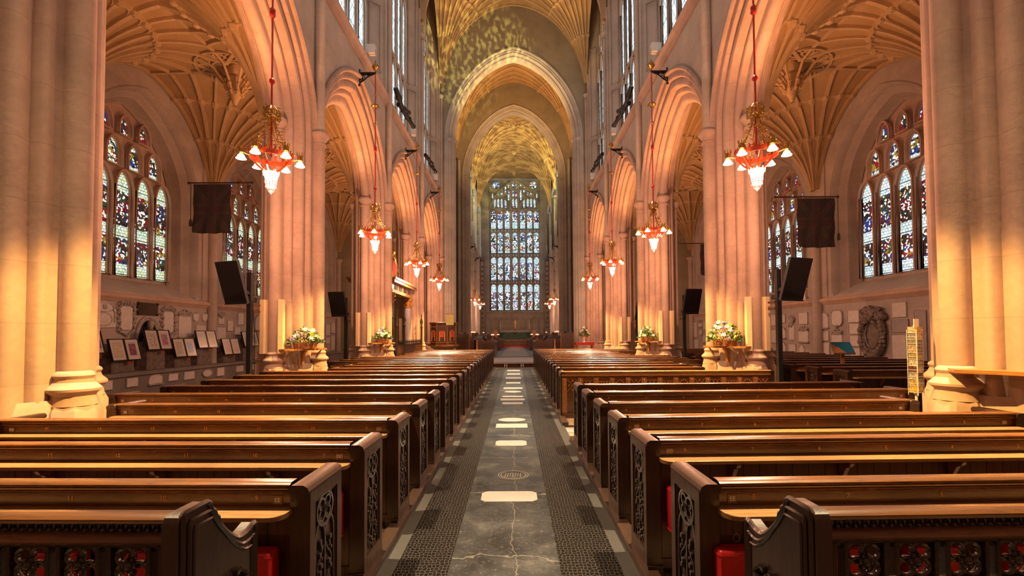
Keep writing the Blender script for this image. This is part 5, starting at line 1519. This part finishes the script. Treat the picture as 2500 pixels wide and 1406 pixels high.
obj('frieze_panel', MB().box(-.5, .5, -1.82, -1.78, 3.36, 3.54), M['black_marble'], r, smooth=0)
cr = MB(); cc = (.35, 0, 4.35)
for q in (1, .72): cr.tube([(.35, .42*q*cos(i*PI/10), 4.35 + .5*q*sin(i*PI/10)) for i in range(20)], .07, 6, closed=True)
for k in range(16): cr.ball((.35, .5*cos(k*PI/8), 4.35 + .6*sin(k*PI/8)), .09, 6, 4)
cr.lathe([(.1, 4.9), (.16, 5.0), (.08, 5.15), (.02, 5.3)], 8, (.35, 0, 0)); cr.box(.25, .45, -.3, .3, 3.76, 3.95)
obj('crest', cr, M['gold'], r)
sh = MB()
for v in ((.38, .36, .0),): sh.lathe([(.001, 0), (.3, .0), (.3, .06), (.001, .08)], 14, (0, 0, 0), Matrix.Translation((.36, 0, 4.35)) @ Matrix.Rotation(PI/2, 4, 'Y'))
obj('shield', sh, M['red_paint'], r)
for dy in (-1.4, 1.5):
    fg = MB().box(-.2, .2, dy-.22, dy+.22, 3.76, 4.05); fg.tube([(0, dy, 4.05), (0, dy+.06, 4.35), (0, dy-.05, 4.62)], [.16, .14, .09], 8); fg.ball((0, dy-.05, 4.78), .10, 8, 6)
    fg.tube([(.08, dy+.1, 4.5), (.12, dy+.3, 4.35), (.1, dy+.22, 4.7)], .04, 5)
    obj('figure', fg, M['marble_dark'], r)
r = thing('railing', 'low spiked black railing around the tomb on the left', 'railing', (-4.58, 20.2, 0))
rb = MB()
for k in range(26):
    y = -1.9 + .19*k
    rb.box(-.012, .012, y-.012, y+.012, .05, 1.36); rb.tube([(0, y, 1.36), (0, y, 1.5)], [.03, .002], 4)
rb.box(-.03, .03, -1.95, 2.9, 1.24, 1.30).box(-.03, .03, -1.95, 2.9, .1, .16)
obj('bars', rb, M['iron'], r, smooth=0)
obj('boarding', MB().box(-.02, .02, -1.9, 2.85, .16, 1.24), M['oak_dark'], r, smooth=0)
for y in (-1.95, -.75, 2.9):
    pm = MB().lathe([(.04, 0), (.04, 2.0), (.07, 2.05), (.03, 2.15), (.08, 2.3), (.02, 2.5), (.03, 2.6), (.001, 2.75)], 8, (0, y, 0))
    obj('standard', pm, M['brownbronze'], r)

# ------------------------------------------------------------------ pulpit with steps and lectern fall
r = thing('pulpit', 'carved oak pulpit with pointed red panels at the far left of the nave', 'pulpit', (-3.85, 25.6, .24))
def ngon(rad, n=8, a0=PI/8): return [(rad*cos(a0 + i*2*PI/n), rad*sin(a0 + i*2*PI/n)) for i in range(n)]
st = MB(); 
for z0, r0, z1, r1 in ((0, .35, .15, .35), (.15, .22, .5, .25), (.5, .3, .82, .82), (.82, .88, .92, .88)): st.grid([[(x, y, z0) for x, y in ngon(r0)], [(x, y, z1) for x, y in ngon(r1)]], False, True)
obj('pedestal', st, M['oak'], r, smooth=0)
bd = MB().grid([[(x, y, .92) for x, y in ngon(.72)], [(x, y, 2.0) for x, y in ngon(.72)]], False, True)
bd.poly([(x, y, .95) for x, y in ngon(.72)]); obj('drum', bd, M['oak_dark'], r, smooth=0)
rl = MB().grid([[(x, y, z) for x, y in ngon(q)] for z, q in ((1.98, .72), (2.0, .80), (2.08, .82), (2.1, .78), (2.1, .68))], False, True)
for x, y in ngon(.73):
    rl.box(x-.04, x+.04, y-.04, y+.04, .92, 2.0)
obj('rail', rl, M['oak'], r, smooth=0)
for k in range(4):
    a = -PI + PI/4*(k+1) - PI/4*1 + PI/4*.0; a = -PI/2 + (k-1.5)*PI/4 + PI/8*0 - PI/8
    a = -PI + k*PI/4
    T = Matrix.Rotation(a + PI/2, 4, 'Z') @ Matrix.Translation((0, -.675, 0))
    pn = MB(); A = Arch(.12, .10, 45, .3); p = [(u, 1.55+z) for u, z in A.pts(0, 5)]
    pn.prism([(-.12, 1.3)] + p + [(.12, 1.3)], lambda x, z: tuple(T @ Vector((x, 0, z))), lambda x, z: tuple(T @ Vector((x, -.02, z))))
    po = obj('panel', pn, M['amber'], r, smooth=0)
    tr_ = MB()
    for q in (1.0, 1.25): tr_.tube([tuple(T @ Vector((u*q, -.03, z))) for u, z in [(-.12, 1.1)] + p + [(.12, 1.1)]], .02, 4)
    for zz in (1.86, 1.02):
        for j in range(5): tr_.ball(tuple(T @ Vector((-.2 + .1*j, -.03, zz))), .03, 5, 3)
    obj('tracery', tr_, M['oak_gold'], po)
fm = NT('green_gold_fall'); v = fm.voro(fm.coord(), 14, 'F1', 'Distance'); fm.pbsdf(fm.ramp(v, [(.2, (.75, .62, .32)), (.45, (.30, .38, .08)), (.7, (.62, .5, .2))]), .6); M['fall'] = fm.m
lc = MB().box(-.22, .22, -.2, .2, 2.42, 2.46, Matrix.Rotation(0, 4, 'X')).box(-.02, .02, -.02, .02, 2.05, 2.45)
T = Matrix.Translation((.42, -.55, 0))
lo = obj('desk', MB().box(-.25, .25, -.2, .22, 2.50, 2.55, T).box(-.03, .03, -.02, .02, 2.05, 2.5, T), M['goldpaint'], r, smooth=0)
obj('fall', MB().box(-.20, .20, -.225, -.21, 1.95, 2.5, T).box(-.20, .20, -.225, .2, 2.545, 2.56, T), M['fall'], r, smooth=0)
sp = MB()
for k in range(6): sp.box(-1.1 + .0, -.62, -.6 - .28*(5-k), -.32 - .28*(5-k), .2*k, .2*k + .04)
sp.tube([(-1.1, -2.0, .1), (-1.1, -.5, 1.2)], .035, 4); sp.tube([(-1.1, -2.0, .9), (-1.1, -.5, 2.0)], .035, 4)
for k in range(7): sp.box(-1.12, -1.08, -2.0 + .24*k, -1.96 + .24*k, .1 + .17*k, .9 + .18*k)
obj('stair', sp, M['oak_gold'], r, smooth=0)
t = thing('side_table', 'small red-topped table before the crossing pier on the right', 'table', (4.0, 27.2, .24))
obj('table_top', MB().box(-.5, .5, -.3, .3, .9, .94), M['oak'], t, smooth=0)
obj('cloth', MB().box(-.53, .53, -.33, .33, .80, .96), M['red'], t, smooth=0)
for dx in (-.45, .45):
    for dy in (-.25, .25): obj('leg', MB().lathe([(.03, 0), (.045, .3), (.03, .4), (.04, .8)], 8, (dx, dy, 0)), M['oak_gold'], t)
f = flowers(77, .55, .5, True); f.location = (4.0, 27.2, 1.46); tag(f, 'pale arrangement in a tall vase on the red-topped table on the right', 'flowers')
v = MB().lathe([(.001, -.26), (.12, -.26), (.07, -.2), (.06, -.1), (.12, 0), (.14, .05)], 12); obj('vase', v, M['white'], f)

# ------------------------------------------------------------------ dais, choir stalls, altar
d = struct('floor_dais', MB().box(-4.4, 4.4, 24.25, 29.2, .17, .25), M['slab_white'], 0)
obj('riser', MB().box(-4.4, 4.4, 24.4, 29.2, -.03, .17), M['oak_dark'], d, smooth=0)
struct('floor_choir', MB().box(-4.2, 4.2, 29.2, EY, -.03, .27).box(-4.2, 4.2, 52, EY, .27, .57).box(-4.2, 4.2, 54.5, EY, .57, .87), M['floor_dark'], 0)
struct('floor_tiles', MB().box(-.9, .9, 30, 51.8, .27, .28), M['floor'], 0)
for s in (-1, 1):
    x = s*1.02
    o = thing('kneeling_rail', 'white posts of the step rail at the %s end of the aisle' % side[s], 'rail', (s*.42 - .07, 24.2, 0))
    obj('post', MB().lathe([(.02, 0), (.02, .16)], 8, (-.04, 0, 0)), M['white'], o); obj('post', MB().lathe([(.02, 0), (.02, .16)], 8, (.06, 0, 0)), M['white'], o)
def stall(L):
    r = thing('choir_stall', '', 'choir stall')        # runs along y, front desk towards x = 0, s = +1
    obj('desk', MB().box(0, .1, 0, L, 0, .85).prism([(-.05, .85), (.35, 1.0), (.35, 1.03), (-.05, .88)], lambda x, z: (x, 0, z), lambda x, z: (x, L, z)), M['oak_dark'], r, smooth=0)
    obj('seat', MB().box(.7, 1.1, 0, L, .4, .46).box(1.1, 1.16, 0, L, 0, 1.35), M['oak_dark'], r, smooth=0)
    for y in (-.06, L):
        e = [(0, 0), (1.2, 0), (1.2, 1.35), (1.1, 1.42), (.9, 1.2), (.6, .95), (.35, 1.05), (0, 1.0)]
        obj('stall_end', MB().prism(e, lambda x, z: (x, y, z), lambda x, z: (x, y + .06, z)), M['oak_dark'], r, smooth=0)
    return r
s0 = stall(4.2); us = False
for s in (-1, 1):
    for i, (x, y, z) in enumerate(((1.35, 31.5, .27), (2.7, 31.3, .45), (1.3, 42.0, .27), (2.6, 41.8, .45), (1.3, 46.6, .27))):
        lab = 'dark wooden choir stall on the %s, %s of five going away from the nave' % (side[s], ORD[i])
        c = s0 if not us else clone(s0, lab, (s*x, y, z)); us = True
        c.location = (s*x, y, z); c.scale = (s, 1, 1); c['label'] = lab; c['group'] = 'choir stalls'
# shaded candle lamps on the stalls
def lamp():
    r = thing('choir_lamp', '', 'lamp')
    obj('stem', MB().lathe([(.04, 0), (.012, .03), (.012, .42)], 8), M['gold'], r)
    obj('lamp_shade', MB().lathe([(.035, .42), (.07, .38), (.08, .33), (.07, .33)], 10), M['shade'], r)
    return r
M['shade'] = NT('pink_lamp_glass').pbsdf((.8, .5, .4), .4, emit=(1, .55, .36), es=1.1)
l0 = lamp(); ul = False
for s in (-1, 1):
    for i in range(9):
        row = i % 2; y = 31.8 + .95*(i//2) if i < 6 else 42.2 + 1.4*(i-6)
        x = s*(1.55 if not row else 2.9); z = 1.28 if not row else 1.47
        lab = 'small shaded lamp on the %s choir stalls, %s from the nave in its %s row' % (side[s], ORD[i//2], 'back' if row else 'front')
        c = l0 if not ul else clone(l0, lab, (x, y, z)); ul = True
        c.location = (x, y, z); c['label'] = lab; c['group'] = 'shaded lamps on the choir stalls'
for s, x in ((-1, -2.25), (1, 2.35)):
    o = thing('music_stand', 'sloping bookrest on a wooden post at the %s of the choir entrance' % side[s], 'lectern', (x, 27.9, .25))
    obj('post', MB().box(-.05, .05, -.05, .05, 0, 1.2), M['oak_gold'], o, smooth=0)
    obj('bookrest', MB().prism([(-.26, 1.18), (.26, 1.30), (.26, 1.33), (-.26, 1.21)], lambda yy, z: (-.34, yy, z), lambda yy, z: (.34, yy, z)), M['screen'], o, smooth=0)
for s, w, nm in ((-1, .9, 'left'), (1, .9, 'right')):
    o = thing('wooden_screen', 'plain upright oak panel beside the %s choir stalls' % nm, 'screen panel', (s*3.25, 29.3, .27))
    obj('board', MB().box(-.38, .38, -.03, .03, .05, 1.45), M['oak_end'], o, smooth=0)
    for dx in (-.4, .4): obj('post', MB().box(dx-.04, dx+.04, -.04, .04, 0, 1.5), M['oak'], o, smooth=0)
def frontal_mat():
    t = NT('green_frontal'); x, y, z = t.sep(t.coord()); ax = t.math('ABSOLUTE', x)
    rr = t.math('SQRT', t.math('ADD', t.math('POWER', t.math('SUBTRACT', ax, .72), 2), t.math('POWER', t.math('MULTIPLY', z, .82), 2)))
    ln = t.math('LESS_THAN', t.math('FRACT', t.math('MULTIPLY', rr, 7.2)), .15)
    ln = t.math('MULTIPLY', ln, t.math('LESS_THAN', rr, .86))
    c = t.mix(ln, (.006, .055, .035), (.30, .36, .30))
    return t.pbsdf(c, .7)
M['frontal'] = frontal_mat()
r = thing('altar', 'altar with a green frontal of pale interlaced arches under the east window', 'altar', (0, 57.6, .87))
obj('table_body', MB().box(-1.9, 1.9, 0, .9, 0, 1.0), M['oak_dark'], r, smooth=0)
obj('frontal', MB().box(-1.95, 1.95, -.02, .92, 0.0, 1.03), M['frontal'], r, smooth=0)
obj('altar_cloth', MB().box(-1.9, 1.9, .0, .92, 1.03, 1.05).box(-1.75, 1.75, .6, .92, 1.05, 1.25), M['marble_grey'], r, smooth=0)
o = thing('altar_cross', 'tall gilt cross standing on the altar', 'cross', (.05, 58.3, 2.12))
obj('base', MB().lathe([(.13, 0), (.12, .05), (.04, .15), (.03, .25)], 8), M['gold'], o); obj('cross', MB().box(-.035, .035, -.02, .02, .2, 1.3).box(-.22, .22, -.02, .02, .95, 1.02), M['gold'], o, smooth=0)
for s in (-1, 1):
    o = thing('altar_candle', 'tall candle in a stick on the %s end of the altar' % side[s], 'candle', (s*1.82, 58.0, 1.92))
    obj('candlestick', MB().lathe([(.11, 0), (.1, .04), (.03, .12), (.03, .3), (.07, .34)], 8), M['gold'], o); obj('candle', MB().lathe([(.035, .34), (.035, 1.1), (.001, 1.12)], 8), M['white'], o)
    o = thing('altar_chair', 'upholstered chair beside the %s end of the altar' % side[s], 'chair', (s*2.35, 57.0, .87))
    obj('backrest', MB().box(-.25, .25, .22, .3, .5, 1.25), M['oak_gold'], o, smooth=0); obj('seat', MB().box(-.27, .27, -.25, .3, .42, .5), M['red'], o, smooth=0)
    for dx in (-.22, .22):
        for dy in (-.2, .22): obj('leg', MB().box(dx-.03, dx+.03, dy-.03, dy+.03, 0, .42), M['oak'], o, smooth=0)
r = thing('altar_rail', 'gilded altar rail with red kneeling cushion', 'altar rail', (0, 51.5, .27))
obj('rail', MB().box(-1.75, 1.75, 0, .12, .72, .8).box(-1.75, 1.75, 0, .06, .1, .15), M['goldpaint'], r, smooth=0)
ba = MB()
for k in range(32): ba.box(-1.72 + .11*k, -1.68 + .11*k, .01, .05, .15, .72)
obj('baluster', ba, M['goldpaint'], r, smooth=0); obj('cushion', MB().box(-1.75, 1.75, -.35, -.02, 0, .16), M['red'], r, smooth=0)
for s in (-1, 1):
    n = MB(); x = s*3.95; yy = 57.5
    n.box(x-.28, x+.28, yy-.3, yy+.3, 2.0, 2.2)
    for k in range(8): n.box(x-.2, x+.2, yy-.22, yy+.22, 2.2 + 1.1*k, 2.28 + 1.1*k)
    for dx in (-.2, .2): n.box(x+dx-.05, x+dx+.05, yy-.25, yy-.15, 2.2, 10.6)
    for k in range(14): n.ball((x, yy-.12, 2.5 + .57*k), .14, 6, 4)
    n.lathe([(.3, 10.6), (.32, 10.8), (.12, 11.2), (.02, 12)], 6, (x, yy, 0))
    n.box(x-.25, x+.25, yy-.25, yy+.25, 0, 2.0)
    struct('trim_tabernacle_' + side[s], n, M['marble_dark'], 30)
# ------------------------------------------------------------------ light
def lamp_obj(name, kind, loc, energy, col, **kw):
    l = bpy.data.lights.new(name, kind); l.energy = energy; l.color = col
    tgt = kw.pop('target', None)
    for k, v in kw.items(): setattr(l, k, v)
    o = bpy.data.objects.new(name, l); C.objects.link(o); o.location = loc
    if tgt is not None: o.rotation_euler = (Vector(tgt) - Vector(loc)).to_track_quat('-Z', 'Y').to_euler()
    return o
for x, y, z, i in LPTS:                                # the chandeliers' bulbs
    lamp_obj('chandelier_light', 'POINT', (x, y, z - .80), 340 if i < 4 else 240, (1, .47, .28), shadow_soft_size=.12)
for x, y, z, i in LPTS:                                # unseen spots added to brighten the arch soffits
    if i < 4:
        sg = 1 if x > 0 else -1
        lamp_obj('added_arch_spot', 'SPOT', (x + sg*.55, y, z + .95), 560, (1, .42, .17), target=(x + sg*.95, y, 9.2), spot_size=math.radians(125), spot_blend=.7, shadow_soft_size=.15)
for s in (-1, 1):                                      # house floodlights on the ledges, aimed across at the piers and pews
    for py in PY[1:5]:
        lamp_obj('pier_flood', 'SPOT', (s*4.3, py - 1.6, 10.6), 19000, (1, .56, .15), target=(-s*4.9, py - .2, -.35), spot_size=math.radians(18.5), spot_blend=.4, shadow_soft_size=.12)
    for y in (3.0, 8.5, 14.5, 20.5):
        lamp_obj('pew_flood', 'SPOT', (s*4.2, y + 1.0, 10.6), 16500, (1, .74, .43), target=(s*2.5, y + .3, .9), spot_size=math.radians(42), spot_blend=.9, shadow_soft_size=.15)
def gobo(l, scale, stretch, lo, hi):
    l.data.use_nodes = True; nt = l.data.node_tree; em = nt.nodes['Emission']
    tc = nt.nodes.new('ShaderNodeTexCoord'); mp = nt.nodes.new('ShaderNodeMapping'); nz = nt.nodes.new('ShaderNodeTexNoise'); rp = nt.nodes.new('ShaderNodeValToRGB')
    mp.inputs['Scale'].default_value = stretch; nz.inputs['Scale'].default_value = scale; nz.inputs['Detail'].default_value = 3
    rp.color_ramp.elements[0].position = lo; rp.color_ramp.elements[1].position = hi
    nt.links.new(tc.outputs['Normal'], mp.inputs[0]); nt.links.new(mp.outputs[0], nz.inputs[0]); nt.links.new(nz.outputs[0], rp.inputs[0]); nt.links.new(rp.outputs[0], em.inputs['Strength'])
g = lamp_obj('added_dapple_spot', 'SPOT', (4.4, 19.5, 13.5), 9000, (.95, .85, .22), target=(-2.2, 30.0, 19.3), spot_size=math.radians(34), spot_blend=.6, shadow_soft_size=.03)  # unseen spot added to imitate sun patches on the wall above the crossing arch
gobo(g, 34, (2.0, 1.0, 1), .48, .62)
g = lamp_obj('added_dapple_spot', 'SPOT', (3.4, 42.0, 12.0), 5000, (.95, .85, .25), target=(-1.5, 50.0, 20.5), spot_size=math.radians(80), spot_blend=.6, shadow_soft_size=.03)  # added lamp inside the choir; noise pattern stands in for sun on its vault
gobo(g, 18, (1, 1.5, 1), .42, .6)
lamp_obj('added_vault_spot', 'SPOT', (0, 27.2, 10.5), 1600, (.95, .8, .28), target=(0, 28.6, 23), spot_size=math.radians(80), spot_blend=1, shadow_soft_size=.2)  # unseen lamp added to brighten the far end of the nave vault
lamp_obj('added_crossing_spot', 'SPOT', (0, 33, 11), 5200, (1, .55, .22), target=(0, 35, 23), spot_size=math.radians(130), spot_blend=1, shadow_soft_size=.2)  # no fitting here; added to lift the dark crossing vault
lamp_obj('added_choir_spot', 'SPOT', (0, 44, 10), 2600, (1, .8, .35), target=(0, 50, 21), spot_size=math.radians(120), spot_blend=1, shadow_soft_size=.2)  # extra unseen spot, added to make the choir vault brighter
w = bpy.data.worlds.new('world'); bpy.context.scene.world = w; w.use_nodes = True
w.node_tree.nodes['Background'].inputs[0].default_value = (.5, .6, .75, 1); w.node_tree.nodes['Background'].inputs[1].default_value = .3

# ------------------------------------------------------------------ camera
F = 1150.0
cam = bpy.data.cameras.new('camera'); co = bpy.data.objects.new('camera', cam); C.objects.link(co)
cam.sensor_width = 36; cam.lens = F/2500*36; cam.clip_end = 200; cam.clip_start = .05
tilt = .030
hor = 815 - 703; cam.shift_y = (hor - F*math.tan(tilt))/2500; cam.shift_x = -7/2500
co.location = (0, 0, 1.7); co.rotation_euler = (PI/2 + tilt, 0, 0)
ROLL = .006
co.matrix_world = Matrix.Translation((0, 0, 1.7)) @ Matrix.Rotation(PI/2 + tilt, 4, 'X') @ Matrix.Rotation(-ROLL, 4, 'Z')
sc = bpy.context.scene; sc.camera = co
sc.view_settings.view_transform = 'Standard'; sc.view_settings.look = 'None'; sc.view_settings.exposure = 0.12; sc.view_settings.gamma = 1
sc.view_settings.use_curve_mapping = False
